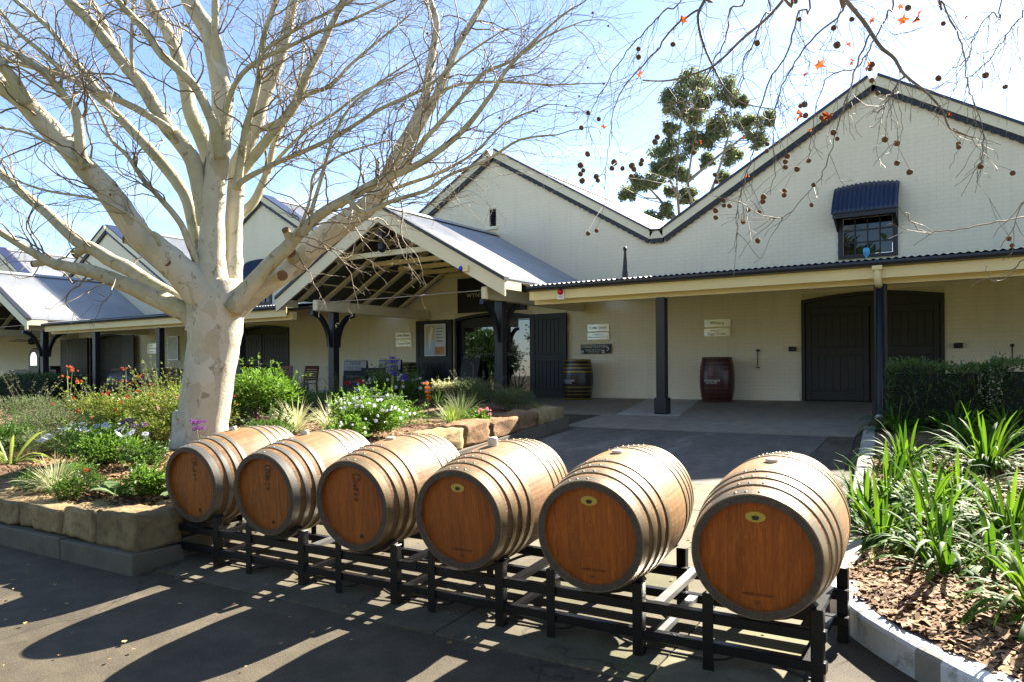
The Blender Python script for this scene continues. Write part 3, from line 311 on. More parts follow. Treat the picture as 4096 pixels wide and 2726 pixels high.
# concrete apron in slabs (each slab its own piece, open joints between)
apron = link(bpy.data.objects.new('apron', None)); tag(apron, kind='structure')
def slab_piece(name, poly, mat, parent, th=.02, zoff=.012):
    P = [(x, y, zg(y)+zoff) for x, y in poly]
    o = MB().prism([(x, y, z-th) for x, y, z in P], (0, 0, th)).build(name, mat, parent); return o
XL = lambda y: -5.83-.058*(y-3.5)
ysj = [3.60, 5.25, 6.9, 7.93]
for j in range(3):
    y0, y1 = ysj[j]+.006, ysj[j+1]-.006
    xs = [None, -4.4, -2.9, -1.55]
    for i in range(3):
        a0 = XL(y0) if i == 0 else xs[i]+.006; a1 = XL(y1) if i == 0 else xs[i]+.006
        b = xs[i+1]-.006
        slab_piece('slab', [(a0, y0), (b, y0), (b, y1), (a1, y1)], M['concrete_old'] if j == 0 else M['concrete'], apron)
    slab_piece('slab', [(-1.545, y0), (-.98-.105*(y0-5), y0), (-.98-.105*(y1-5), y1), (-1.545, y1)], M['concrete'], apron)
# dark sealed pad and its gutter strip
slab_piece('pad', [(-5.95, 7.94), (-2.02, 7.94), (-2.12, 11.38), (-6.05, 11.38)], M['pad'], None, zoff=.010)['kind'] = 'structure'
slab_piece('gutter_strip', [(-2.0, 7.94), (-1.42, 7.94), (-1.78, 11.38), (-2.1, 11.38)], M['asphalt'], None, zoff=.014)['kind'] = 'structure'
for (xa, xb) in ((-6.35, -4.72), (-4.71, -1.80)):
    slab_piece('step_strip', [(xa, 11.40), (xb, 11.40), (xb, 12.93), (xa, 12.93)], M['slab'], None, zoff=.016)['kind'] = 'structure'
porch = link(bpy.data.objects.new('porch_floor', None)); tag(porch, kind='structure')
def porch_piece(poly, mat):
    P = [(x, y, .742+(y-12.94)*.035) for x, y in poly]
    MB().prism([(x, y, z-.10) for x, y, z in P], (0, 0, .10)).build('slab', mat, porch)
px = [-46, -40, -34, -28, -24, -20, -17, -13.6, -10.5, -7.6]
for a, b in zip(px, px[1:]): porch_piece([(a+.005, 12.94), (b-.005, 12.94), (b-.005, 16.99), (a+.005, 16.99)], M['slab'])
porch_piece([(-7.595, 12.94), (-6.1, 12.94), (-7.2, 16.99), (-7.595, 16.99)], M['slab'])
porch_piece([(-6.09, 12.94), (-4.9, 12.94), (-5.9, 16.99), (-7.19, 16.99)], M['slab_pale'])
porch_piece([(-4.89, 12.94), (1.5, 12.94), (1.5, 16.99), (-5.89, 16.99)], M['slab'])
porch_piece([(1.51, 12.94), (7.5, 12.94), (7.5, 16.99), (1.51, 16.99)], M['slab'])
# planting beds
def zbed(x, y):
    e = min(1, max(0, (y-3.72)/.5)); e2 = min(1, max(0, (XL(y)-.2-x)/.5)); return .22+.06*y-.03+.05*mnoise.noise((x*.9, y*.9, 0))+.05*min(1, max(0, (y-3.9)/1.2))-.10*(1-e)-.06*(1-e2)
def bedmesh(name, x0, x1, y0, y1, nx, ny, zf, xr=None, mat=None):
    V = []; F = []
    for j in range(ny+1):
        y = y0+(y1-y0)*j/ny; b = x1 if xr is None else xr(y)
        for i in range(nx+1):
            x = x0+(b-x0)*i/nx; V.append((x, y, zf(x, y)))
    for j in range(ny):
        for i in range(nx): F.append((j*(nx+1)+i, j*(nx+1)+i+1, (j+1)*(nx+1)+i+1, (j+1)*(nx+1)+i))
    return tag(mesh_np(name, V, F, mat, smooth=True), kind='structure')
bedmesh('planting_bed', -13.2, None, 3.70, 11.75, 90, 60, zbed, lambda y: XL(y)-.15, M['mulch'])
bedmesh('planting_bed', -19.5, -13.2, 3.70, 8.7, 60, 40, zbed, None, M['mulch'])
def zrb(x, y):
    return zg(y)+.115+.04*mnoise.noise((x*1.1, y*1.1, 5))+.05*min(1, max(0, x+1.2))
KX = lambda y: float(np.interp(y, [4.0, 4.2, 4.45, 4.8, 5.06, 9, 12.3], [-.10, -.20, -.50, -.77, -.85, -1.37, -1.70]))
bedmesh('planting_bed', 6, None, 3.2, 12.6, 60, 60, zrb, lambda y: KX(y) if y > 4.0 else (4.0-y)*1.6, M['mulch'])
# grass verge under the low plants near the porch
# ---- bark chips (uncountable)
def chips(name, n, fx, fy, zf, mat, smin=.012, smax=.045):
    cx, cy = fx(n), fy(n); V = []; F = []; T = []
    keep = 0
    for x, y in zip(cx, cy):
        z = zf(x, y)+.006; a = random.random()*2*pi; L = random.uniform(smin, smax); w = L*random.uniform(.2, .5); t = random.uniform(-.5, .5)
        d = Vector((cos(a), sin(a), t)).normalized(); s = Vector((-sin(a), cos(a), random.uniform(-.4, .4))); p = Vector((x, y, z+.004))
        k = len(V); V += [p-d*L-s*w, p+d*L-s*w*.7, p+d*L*.9+s*w, p-d*L*.9+s*w*.8]; F.append((k, k+1, k+2, k+3)); tv = random.random(); T += [tv]*4
    o = mesh_np(name, V, np.array(F), mat, attr=T); return o
M['chip'] = leafmat('bark_chip', (.10, .045, .02), (.42, .26, .13), .8, .0, .2)
def lbx(n): return None
_y = None
def left_pts(n):
    y = 3.75+rng.random(n)**1.5*5.5; x0 = -8.3-(y-3.7)*1.65; b = -5.83-.058*(y-3.5)-.2
    return x0+(b-x0)*rng.random(n), y
lx, ly = left_pts(26000)
o = chips('bark_mulch', 26000, lambda n: lx, lambda n: ly, zbed, M['chip'])
tag(o, 'loose brown bark mulch over the left flower bed', 'mulch', kind='stuff')
def right_pts(n):
    y = 3.4+rng.random(n)**1.2*6.5; b = np.array([KX(v) if v > 4 else (4-v)*1.6 for v in y]); return b+(rng.random(n)**.9)*1.9, y
rx_, ry_ = right_pts(20000)
o = chips('bark_mulch', 20000, lambda n: rx_, lambda n: ry_, zrb, M['chip'])
tag(o, 'loose orange-brown bark mulch in the bed beside the white kerb', 'mulch', kind='stuff')
# fallen leaves and grit on the pavement (uncountable litter)
M['litter'] = leafmat('dry_leaf_litter', (.22, .10, .03), (.55, .38, .16), .7, .2, .2)
def litter(n):
    V = []; F = []; T = []
    for _ in range(n):
        x = random.uniform(-7.5, -.5); y = random.uniform(1.2, 9); z = zg(y)+.016; a = random.random()*6.3; s = random.uniform(.006, .022)
        k = len(V)
        for q in range(5): V.append((x+s*cos(a+q*1.256)*random.uniform(.6, 1.1), y+s*sin(a+q*1.256)*random.uniform(.6, 1.1), z+random.uniform(.002, .012)))
        F.append(tuple(range(k, k+5))); T += [random.random()]*5
    o = mesh_np('leaf_litter', V, np.array(F), M['litter'], attr=T); tag(o, 'scattered dry leaf crumbs on the pavement', 'leaf litter', kind='stuff')
litter(260)

# ---- stone planter wall
M['sandstone'] = None
def stone_mat(name, c1, c2, c3):
    m, n, l, bs = newmat(name); v = texco(n, l, (1, 1, 1), 'World'); oi = n.new('ShaderNodeObjectInfo')
    f = noise(n, l, v, 4.5, 8, .65, .3); c = ramp(n, l, f, [(.3, c1), (.55, c2), (.72, c3)])
    f2 = noise(n, l, v, 14, 6, .6); c = mix(n, l, ramp(n, l, f2, [(.5, 0), (.7, .5)]), c, (.08, .06, .035))
    hs = n.new('ShaderNodeHueSaturation'); mr = n.new('ShaderNodeMapRange'); mr.inputs['To Min'].default_value = .75; mr.inputs['To Max'].default_value = 1.25
    l.new(oi.outputs['Random'], mr.inputs['Value']); l.new(mr.outputs[0], hs.inputs['Value']); l.new(c, hs.inputs['Color']); l.new(hs.outputs[0], bs.inputs['Base Color'])
    bs.inputs['Roughness'].default_value = .9; bs.inputs['Specular IOR Level'].default_value = .2
    bump(n, l, bs, noise(n, l, v, 22, 9, .75), 1.0, .03); return m
M['sandstone'] = stone_mat('rough_sandstone', (.22, .15, .075), (.36, .26, .13), (.46, .34, .17))
M['redstone'] = stone_mat('brown_sandstone', (.17, .095, .05), (.26, .15, .075), (.33, .20, .10))
def stone(name, x0, x1, y0, y1, z0, z1, mat, parent, seed, rough=.02, shear=(0, 0)):
    bm = bmesh.new(); bmesh.ops.create_cube(bm, size=1)
    bmesh.ops.bevel(bm, geom=bm.edges[:], offset=.035, segments=2, affect='EDGES')
    bmesh.ops.subdivide_edges(bm, edges=[e for e in bm.edges if e.calc_length() > .3], cuts=7, use_grid_fill=True)
    c = Vector(((x0+x1)/2, (y0+y1)/2, (z0+z1)/2)); s = Vector((x1-x0, y1-y0, z1-z0))
    for v in bm.verts:
        p = Vector((v.co.x*s.x, v.co.y*s.y, v.co.z*s.z))+c
        nz = mnoise.noise_vector(p*3.1+Vector((seed*7.3, seed, 0)))*rough*1.5 + mnoise.noise_vector(p*9+Vector((seed, 0, seed)))*rough*.9 + mnoise.noise_vector(p*24)*rough*.5
        p = p+nz; p.x += shear[0]*(p.y-c.y); p.z += shear[1]*(p.y-c.y); v.co = p
    me = bpy.data.meshes.new(name); bm.to_mesh(me); bm.free()
    loc = rootloc(parent)
    for v in me.vertices: v.co -= loc
    me.materials.append(mat); o = link(bpy.data.objects.new(name, me)); o.parent = parent
    for p in me.polygons: p.use_smooth = True
    return o
pw = thing('planter_wall', 'low rough sandstone block wall on concrete base edging the left flower bed', 'wall', (-7, 3.6, 0))
cuts = [-5.80, -6.42, -6.95, -7.70, -8.10, -8.75, -9.5, -10.3]
for i in range(len(cuts)-1):
    z0 = .13+.012*i; z1 = .40+random.uniform(-.02, .03)-.012*i
    stone('stone', cuts[i+1]+.008, cuts[i]-.008, 3.50, 3.93+random.uniform(-.04, .06), z0, z1, M['sandstone'], pw, i+1)
ys_ = [3.95, 4.75, 5.4, 6.3, 7.0, 7.55, 8.25, 8.95, 9.75, 10.45, 11.35]
for i in range(len(ys_)-1):
    ym = (ys_[i]+ys_[i+1])/2; x1 = XL(ym)+random.uniform(-.02, .02); zt = float(np.interp(ym, [3.5, 8, 11.3], [.43, .80, .95]))+random.uniform(-.03, .03)
    stone('stone', x1-.42, x1, ys_[i]+.008, ys_[i+1]-.008, zg(ym)+.16, zt, M['redstone'] if i in (6, 7, 8) else M['sandstone'], pw, i+20, .022, (-.058, .06))
for i, (a, b) in enumerate(((-5.77, -6.85), (-6.86, -8.3), (-8.31, -10.4))):
    bevel(MB().box(b, a, 3.44, 3.9, zg(3.44)-.05, .135+.01*i).build('base_course', M['plinth'], pw), .015)
for i in range(3):
    y0, y1 = 3.905+i*2.5, 3.9+(i+1)*2.5
    P = [(XL(y0)-.4, y0), (XL(y0)+.05, y0), (XL(y1)+.05, y1), (XL(y1)-.4, y1)]
    MB().prism([(x, y, zg(y)-.05) for x, y in P], (0, 0, .22)).build('base_course', M['plinth'], pw)
# ---- right kerb: grey straight lengths and the white painted curve
kb = thing('kerb', 'low kerb round the right bed, flaking white paint on its curved end', 'kerb', (-.9, 5, .1))
def kerb_piece(pts, w, h, mat):
    V = []; F = []
    n = len(pts)
    for i, (x, y) in enumerate(pts):
        a = pts[max(i-1, 0)]; b = pts[min(i+1, n-1)]; dx, dy = b[0]-a[0], b[1]-a[1]; L = hypot(dx, dy); nx, ny = -dy/L, dx/L
        z = zg(y)
        prof = [(0, -.05), (0, h-.025), (.012, h-.007), (.03, h), (w-.02, h), (w, h-.02), (w, -.05)]
        for o_, zz in prof: V.append((x+nx*o_, y+ny*o_, z+zz+(.004*mnoise.noise((x*9, y*9, o_*30)) if zz > 0 else 0)))
    k = 7
    for i in range(n-1):
        for q in range(k-1): F.append((i*k+q, i*k+q+1, (i+1)*k+q+1, (i+1)*k+q))
    F.append(tuple(range(k))); F.append(tuple((n-1)*k+q for q in range(k-1, -1, -1)))
    return mesh_np('kerb_stone', V, F, mat, kb, smooth=False)
def curve_pts(P, n=12):
    P = [Vector((*p, 0)) for p in P]; out = []
    for i in range(len(P)-1):
        p0, p1, p2, p3 = P[max(i-1, 0)], P[i], P[i+1], P[min(i+2, len(P)-1)]
        for k in range(n):
            t = k/n; q = .5*((2*p1)+(p2-p0)*t+(2*p0-5*p1+4*p2-p3)*t*t+(3*p1-p0-3*p2+p3)*t**3); out.append((q.x, q.y))
    out.append((P[-1].x, P[-1].y)); return out
outer = curve_pts([(-.935, 5.05), (-.895, 4.86), (-.69, 4.54), (-.36, 4.19), (-.05, 3.93), (.35, 3.66), (1.0, 3.3)], 8)
kp = [outer[0:24], outer[23:27], outer[26:37], outer[36:]]
for q, mt in zip(kp, ('kerb_white', 'kerb_grey', 'kerb_white', 'kerb_white')):
    kerb_piece(q, .17, .165, M[mt])
for (y0, y1) in ((5.06, 7.0), (7.01, 9.0), (9.01, 11.6)):
    f = lambda y: -.935-.118*(y-5.06)
    kerb_piece([(f(y1), y1), (f((y0+y1)/2), (y0+y1)/2), (f(y0), y0)], .16, .14, M['kerb_grey'])
# ------------------------------------------------------------------ winery building
YW = 17.0; GX = [-2.28-9.26*i for i in range(-1, 5)]; ZP, ZV, GH = 7.25, 4.62, 4.63
SL = (ZP-ZV)/(GH-.16)
def roofz(x):
    d = min(abs(x-g) for g in GX); return max(ZV, ZP-SL*d)
W = thing('winery_building', 'long cream painted brick winery with saw-tooth gables, verandah and porticos', 'building', (-14, 17, .8))
# openings: x0,x1,z0,z1, arch rise
OPN = [(-3.70, -1.06, .80, 2.98, .12), (-12.85, -10.35, .80, 2.98, .12), (-31.35, -28.75, .80, 2.98, .12), (-22.2, -19.55, .80, 2.98, .12),
       (-2.96, -1.86, 3.78, 5.02, 0), (-21.48, -20.38, 3.78, 5.02, 0), (-11.68, -11.47, 5.38, 5.85, 0)]
def opening_poly(o):
    x0, x1, z0, z1, r = o; P = [(x0, z0), (x0, z1)]
    if r:
        for k in range(1, 12): t = k/12; P.append((x0+(x1-x0)*t, z1+r*sin(pi*t)))
    P += [(x1, z1), (x1, z0)]; return P
def inside_open(x, z, mx=.0, mz=.0):
    for x0, x1, z0, z1, r in OPN:
        top = z1+(r*sin(pi*min(1, max(0, (x-x0)/(x1-x0)))) if r else 0)
        if x0-mx < x < x1+mx and z0-mz < z < top+mz: return True
    return False
xL, xR = -43.9, 6.9
outl = [(xL, .55), (xR, .55)]
xs = [xR]
for i, g in enumerate(GX):
    pass
top = []
pk = sorted([(g, ZP) for g in GX]+[(g+GH-.16, ZV) for g in GX]+[(g-GH+.16, ZV) for g in GX], reverse=True)
top = [p for p in pk if xL < p[0] < xR]
outl += [(xR, roofz(xR))]+top+[(xL, roofz(xL))]
loops = [[Vector((x, 0, z)) for x, z in outl]]+[[Vector((x, 0, z)) for x, z in opening_poly(o)] for o in OPN]
tri = tessellate_polygon(loops)
flat = [v for lp in loops for v in lp]
V = [(v.x, YW+.012, v.z) for v in flat]; F = []
for t in tri:
    a, b, c = [flat[i] for i in t]
    nrm = (b-a).cross(c-a)
    F.append(tuple(t) if nrm.y < 0 else tuple(reversed(t)))
base = 0
nV = len(V); V += [(v.x, YW+.34, v.z) for v in flat]
k0 = 0
for lp in loops:
    k = len(lp)
    for i in range(k): F.append((k0+i, k0+(i+1) % k, nV+k0+(i+1) % k, nV+k0+i))
    k0 += k
wall = mesh_np('wall', V, F, M['mortar'], W)
tag(wall, 'cream painted brick facade with four gable peaks')
# bricks: individually laid in front of the mortar, the ones nearest the camera as objects
BL, BH = .24, .0835; bl, bh = .2355, .0795
bm0 = MB().box(-bl/2, bl/2, .0098, .0135, -bh/2, bh/2)
proto_me = bpy.data.meshes.new('brick'); proto_me.from_pydata(bm0.v, [], bm0.f); proto_me.materials.append(M['cream_wall'])
rest = []; near = []; part_b = []
z = .87; row = 0
while z < 7.2:
    x = xL+(BL/2 if row % 2 else 0)
    while x < xR:
        zt = z+bh/2; lim = min(roofz(x-bl/2), roofz(x+bl/2))
        if zt >= lim-.05: x += BL; continue
        xa, xb = x-bl/2, x+bl/2; cut = False
        for (o0, o1, p0, p1, ar) in OPN:
            if xb > o0 and xa < o1 and z+bh > p0 and z < p1+ar*.75:
                cut = True
                if xa < o0-.03: part_b.append((xa, o0-.003, z+bh/2))
                if xb > o1+.03: part_b.append((o1+.003, xb, z+bh/2))
        if not cut:
            (near if (-1.0 < x < 0.3 and z < 2.9 or -6.4 < x < -3.9 and .9 < z < 2.3) else rest).append((x, z+bh/2))
        x += BL
    z += BH; row += 1
random.shuffle(near); 
for x, z in near[300:]: rest.append((x, z))
near = near[:300]
for x, z in near:
    b = link(bpy.data.objects.new('brick', proto_me)); b.parent = W; b.location = Vector((x, YW+random.uniform(-.001, .001), z))-W.location
for a_, b_, z_ in part_b:
    rest.append(((a_+b_)/2, z_, (b_-a_)/bl))
rest = [(*q, 1.0) if len(q) == 2 else q for q in rest]
bv = np.array(bm0.v); bf = np.array(bm0.f)[[0, 1, 2, 3, 5]]
RV = (bv[None]*np.array([[s_, 1, 1] for x, z, s_ in rest])[:, None]+np.array([[x, YW+random.uniform(-.0008, .0008), z] for x, z, s_ in rest])[:, None]).reshape(-1, 3)
RF = (bf[None]+(np.arange(len(rest))*8)[:, None, None]).reshape(-1, 4)
mesh_np('brickwork', RV, RF, M['cream_wall'], W, kind='stuff')
# rendered base course along the wall foot
for a, b in ((-9.3, -3.75), (-1.0, 6.9), (-19.5, -14.2)):
    MB().box(a, b, YW-.022, YW+.01, .80, 1.075).build('base_course', M['cream_wall'], W)
# gable trims: dark dentil strip, cream barge, navy capping, each length its own part
def slope_strip(name, xa, za, xb, zb, y0, y1, off0, off1, mat):
    """strip parallel to the rake between perpendicular offsets"""
    d = Vector((xb-xa, 0, zb-za)).normalized(); nn = Vector((-d.z, 0, d.x))
    if nn.z < 0: nn = -nn
    a, b = Vector((xa, 0, za)), Vector((xb, 0, zb))
    P = [a+nn*off0, b+nn*off0, b+nn*off1, a+nn*off1]
    return MB().prism([(p.x, y0, p.z) for p in P], (0, y1-y0, 0)).build(name, mat, W)
seq = [(xR, roofz(xR))]+top+[(xL, roofz(xL))]
for (xa, za), (xb, zb) in zip(seq, seq[1:]):
    slope_strip('barge_board', xa, za, xb, zb, YW-.10, YW+.30, -.02, .155, M['barge'])
    slope_strip('coping', xa, za, xb, zb, YW-.14, YW+.36, .158, .20, M['navycap'])
    L = hypot(xb-xa, zb-za); nseg = max(1, int(L/.085)); mb = MB()
    d = Vector((xb-xa, 0, zb-za))/L; nn = Vector((-d.z, 0, d.x)); nn = nn if nn.z > 0 else -nn
    for k in range(nseg):
        a = Vector((xa, 0, za))+d*(L*k/nseg); b = a+d*(L/nseg*.93); dp = -.112 if k % 2 else -.126
        P = [a+nn*dp, b+nn*dp, b-nn*.023, a-nn*.023]; mb.prism([(p.x, YW-.075, p.z) for p in P], (0, .06, 0))
    mb.build('dentil_course', M['navy'], W)
# corrugated sheets
def corrugated(name, p0, across, down, na, ld, mat, parent, pitch=.076, amp=.012, nd=1, thick=.004):
    """p0 corner, across unit vec, down unit vec; na width, ld length; waves vary along 'across'"""
    across, down = Vector(across).normalized(), Vector(down).normalized(); nrm = across.cross(down).normalized()
    if nrm.z < 0: nrm = -nrm
    n = int(na/pitch*6); V = []; F = []
    for i in range(n+1):
        s = na*i/n; h = amp*sin(2*pi*s/pitch)
        for j in range(nd+1): V.append(Vector(p0)+across*s+down*(ld*j/nd)+nrm*h)
    for i in range(n):
        for j in range(nd): F.append((i*(nd+1)+j, (i+1)*(nd+1)+j, (i+1)*(nd+1)+j+1, i*(nd+1)+j+1))
    m = len(V); V += [v-nrm*thick for v in V]; F += [tuple(q+m for q in reversed(f)) for f in F]
    for i in range(n): a = i*(nd+1)+nd; b = (i+1)*(nd+1)+nd; F.append((a, b, b+m, a+m))
    return mesh_np(name, V, F, mat, parent, smooth=True)
sd = Vector((1, 0, -SL)).normalized(); rl = (GH-.16)/sd.x
for g in GX:
    if g > 5: continue
    corrugated('roof_sheet', (g, YW+.30, ZP+.10), (0, 1, 0), (sd.x, 0, sd.z), 16, rl, M['galv'], W)
    corrugated('roof_sheet', (g, YW+.30, ZP+.10), (0, 1, 0), (-sd.x, 0, sd.z), 16, rl, M['galv'], W)
    MB().prism([(g-.17, YW+.32, ZP+.05), (g, YW+.32, ZP+.155), (g+.17, YW+.32, ZP+.05), (g, YW+.32, ZP+.12)], (0, 16, 0)).build('ridge_capping', M['galv'], W)
MB().box(xL, xR, YW+16.1, YW+16.3, .6, 4.6).build('rear_wall', M['cream_wall'], W)
MB().box(xL-.2, xL, YW+.35, YW+16, .6, 4.6).build('end_wall', M['cream_wall'], W)
MB().box(xR, xR+.2, YW+.35, YW+16, .6, 4.6).build('end_wall', M['cream_wall'], W)
# ---- verandah
YG, ZGUT = 13.0, 3.18
def verandah(xa, xb):
    corrugated('verandah_roof', (xa, YG-.05, ZGUT+.035), (1, 0, 0), (0, 1, (3.62-ZGUT-.035)/4.05), xb-xa, 4.08, M['galv'], W, pitch=.105, amp=.012)
    MB().prism([(xa, YG-.11, ZGUT-.07), (xa, YG-.015, ZGUT-.085), (xa, YG-.003, ZGUT+.005), (xa, YG-.125, ZGUT+.005), (xa, YG-.13, ZGUT-.03)], (xb-xa, 0, 0)).build('gutter', M['gutter'], W)
    MB().box(xa, xb, YG, YG+.03, ZGUT-.255, ZGUT-.02).build('fascia', M['fascia'], W)
    MB().box(xa, xb, YG+.20, YG+.34, 2.85, 3.05).build('beam', M['fascia'], W)
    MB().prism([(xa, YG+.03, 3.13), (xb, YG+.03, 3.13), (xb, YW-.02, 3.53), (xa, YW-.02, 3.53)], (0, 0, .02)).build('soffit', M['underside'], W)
PX0, PX1 = -11.5-3.25, -11.5+3.25
verandah(-7.98, 6.6); verandah(-26.75, -15.05); verandah(-43, -33.4)
def post(x, w=.17, base=True, zt=2.86, y=13.28):
    zb = .742+(y-12.94)*.035
    o = MB().box(x-w/2, x+w/2, y-w/2, y+w/2, zb, zt).build('post', M['navy'], W); bevel(o, .008, 1)
    if base: bevel(MB().box(x-w/2-.035, x+w/2+.035, y-w/2-.035, y+w/2+.035, zb, zb+.30).build('post_base', M['navy'], o), .02)
    return o
for x in (-1.70, -5.33, -17.15, -20.75, -24.15, -37.5): post(x)
# downpipe beside the right post
dp = MB().tube([(-1.70, 12.96, 3.10), (-1.70, 12.96, 2.93), (-1.70, 13.0, 2.86), (-1.70, 13.08, 2.82)], .055, 14).build('downpipe_elbow', M['fascia'], W, True)
MB().box(-1.77, -1.63, 12.89, 13.0, 3.05, 3.12).build('rainwater_head', M['fascia'], W)
MB().tube([(-1.70, 13.13, 2.86), (-1.70, 13.13, 1.0), (-1.70, 13.08, .86), (-1.70, 13.00, .80)], .05, 14).build('downpipe', M['navy'], W, True)
MB().tube([(-1.70, 13.02, .805), (-1.70, 12.985, .79)], [.056, .056], 14).build('downpipe_outlet', M['steel'], W, True)
# ---- porticos
def portico(cx, full=True):
    yf, zr, hw = 12.5, 5.15, 3.27; psl = (zr-3.33)/hw; pd = Vector((1, 0, -psl)).normalized(); pl = hw/pd.x
    for s in (1, -1):
        sh = corrugated('portico_roof', (cx, yf+.02, zr), (0, 1, 0), (s*pd.x, 0, pd.z), YW-yf-.02, pl, M['galv'], W)
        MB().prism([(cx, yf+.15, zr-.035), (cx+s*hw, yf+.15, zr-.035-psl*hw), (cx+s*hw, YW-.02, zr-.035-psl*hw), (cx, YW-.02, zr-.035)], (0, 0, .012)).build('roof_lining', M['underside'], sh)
        # barge board and dark capping
        P = [(cx, zr-.03), (cx+s*(hw+.02), zr-.03-psl*(hw+.02)), (cx+s*(hw+.02), zr-.03-psl*(hw+.02)-.30), (cx, zr-.36)]
        MB().prism([(x, yf-.04, z) for x, z in P], (0, .045, 0)).build('barge_board', M['barge'], W)
        P = [(cx, zr+.05), (cx+s*(hw+.03), zr+.05-psl*(hw+.03)), (cx+s*(hw+.03), zr-.025-psl*(hw+.03)), (cx, zr-.025)]
        MB().prism([(x, yf-.07, z) for x, z in P], (0, .16, 0)).build('barge_capping', M['navy'], W)
        # eave fascia along the side
        MB().box(cx+s*(hw-.02)-.02, cx+s*(hw-.02)+.02, yf+.02, 13.1, zr-psl*hw-.20, zr-psl*hw-.03).build('eave_fascia', M['barge'], W)
        # side plate beam
        bx = cx+(2.62 if s > 0 else -2.24)
        bo = MB().box(bx-.08, bx+.08, yf+.22, YW-.05, 2.98, 3.24).build('plate_beam', M['barge'], W); bevel(bo, .02, 1)
        # rafters
        for k in range(6):
            y = yf+.55+k*.72
            a = Vector((cx+s*.05, y, zr-.14)); b = Vector((cx+s*(hw-.15), y, zr-.14-psl*(hw-.15)))
            MB().beam(a, b, .055, .13, (0, 1, 0)).build('rafter', M['barge'], W)
        # purlins
        for q in (.9, 1.75, 2.55):
            MB().beam((cx+s*q, yf+.2, zr-.055-psl*q), (cx+s*q, YW-.05, zr-.055-psl*q), .05, .03).build('purlin', M['barge'], W)
        po = post(bx, .19, False, 2.98, 13.32)
        # curved knee braces front and back
        for t in (-1, 1):
            mb = MB(); n = 10; pts = []
            for i in range(n+1):
                u = i/n; a = u*pi/2
                pts.append((13.32+t*(.085+.60*(1-cos(a))), 2.16+.82*sin(a)))
            for i in range(n):
                (y0, z0), (y1, z1) = pts[i], pts[i+1]
                d = Vector((0, y1-y0, z1-z0)).normalized(); nn = Vector((0, -d.z, d.y))*t*.10
                mb.prism([(bx-.045, y0, z0), (bx-.045, y1, z1), (bx-.045, y1-nn.y, z1-nn.z), (bx-.045, y0-nn.y, z0-nn.z)], (.09, 0, 0))
            mb.build('knee_brace', M['navy'], W)
    for k in range(5):
        y = yf+.55+k*.95 if k else yf+.30
        zt = 4.15; hx = (zr-.12-zt)/psl
        MB().box(cx-hx, cx+hx, y-.03, y+.03, zt-.055, zt+.055).build('collar_tie', M['barge'] if k == 0 else M['fascia'], W)
    MB().tube([(cx-2.35, 13.0, 3.2), (cx, 13.0, 3.19), (cx+2.35, 13.0, 3.2)], .012, 6).build('tie_rod', M['steel'], W)
    MB().prism([(cx-.16, yf, zr-.04), (cx, yf, zr+.06), (cx+.16, yf, zr-.04), (cx, yf, zr+.02)], (0, YW-yf, 0)).build('ridge_capping', M['galv'], W)
    # finial and pendant
    mb = MB().lathe([(0, 1.02), (.035, 1.0), (.055, .95), (.035, .90), (.02, .86), (.05, .55), (.075, .46), (.085, .40), (.05, .37), (.09, .30), (.09, .12), (.06, .10), (.06, -.10)], 12, (cx, yf-.02, zr-.02))
    mb.build('finial', M['navy'], W, True)
    mb = MB().lathe([(.085, .0), (.085, -.72), (.06, -.76), (.09, -.80), (.09, -.92), (.05, -.98), (0, -1.0)], 8, (cx, yf+.10, zr-.02)); mb.build('pendant', M['navy'], W)
portico(-11.5); portico(-30.05)
# timber spire standing on the verandah edge near the roof valley
MB().lathe([(0, .60), (.03, .59), (.04, .555), (.028, .52), (.022, .51), (.05, .16), (.062, .10), (.062, .0)], 10, (-6.02, 13.22, 3.24)).build('finial', M['navy'], W, True)
# ---- doors
def door_leaf(x0, x1, z0, z1, y, parent, planks=True, mat=None):
    mat = mat or M['charcoal']
    lf = MB().box(x0, x1, y, y+.04, z0, z1).build('door_leaf', mat, parent)
    fw = .11
    for a, b, c, d in ((x0, x0+fw, z0, z1), (x1-fw, x1, z0, z1), (x0+fw, x1-fw, z0, z0+.20), (x0+fw, x1-fw, z1-.14, z1), (x0+fw, x1-fw, z0+.92, z0+1.10)):
        bevel(MB().box(a+.001, b-.001, y-.025, y-.001, c, d).build('rail', mat, lf), .004, 1)
    n = 7; w = (x1-x0-2*fw)/n
    for za, zb in ((z0+.20, z0+.92), (z0+1.10, z1-.14)):
        for i in range(n):
            bevel(MB().box(x0+fw+i*w+.004, x0+fw+(i+1)*w-.004, y-.012+random.uniform(-.002, .002), y-.001, za+.002, zb-.002).build('plank', mat, lf), .004, 1)
    MB().box(x0+fw, x1-fw, y-.03, y-.026, z0+1.015, z0+1.022).build('split_line', M['black'], lf)
    return lf
def arch_frame(o, y):
    x0, x1, z0, z1, r = o; P = opening_poly(o); mb = MB(); t = .07
    I = [(x0+t, z0), (x0+t, z1-t)]+[(x0+t+(x1-x0-2*t)*k/12, z1-t+r*sin(pi*k/12)) for k in range(1, 12)]+[(x1-t, z1-t), (x1-t, z0)]
    for i in range(len(P)-1):
        (ax, az), (bx, bz), (cx, cz), (dx, dz) = P[i], P[i+1], I[i+1], I[i]
        mb.prism([(ax, y, az), (bx, y, bz), (cx, y, cz), (dx, y, dz)], (0, .12, 0))
    return mb.build('door_frame', M['charcoal'], W)
dr = OPN[0]; arch_frame(dr, 16.97)
MB().box(dr[0]+.05, dr[1]-.05, 17.06, 17.09, 2.80, 3.12).build('door_head', M['charcoal'], W)
d1 = door_leaf(-3.62, -2.40, .90, 2.80, 17.03, W); d2 = door_leaf(-2.37, -1.14, .90, 2.80, 17.03, W)
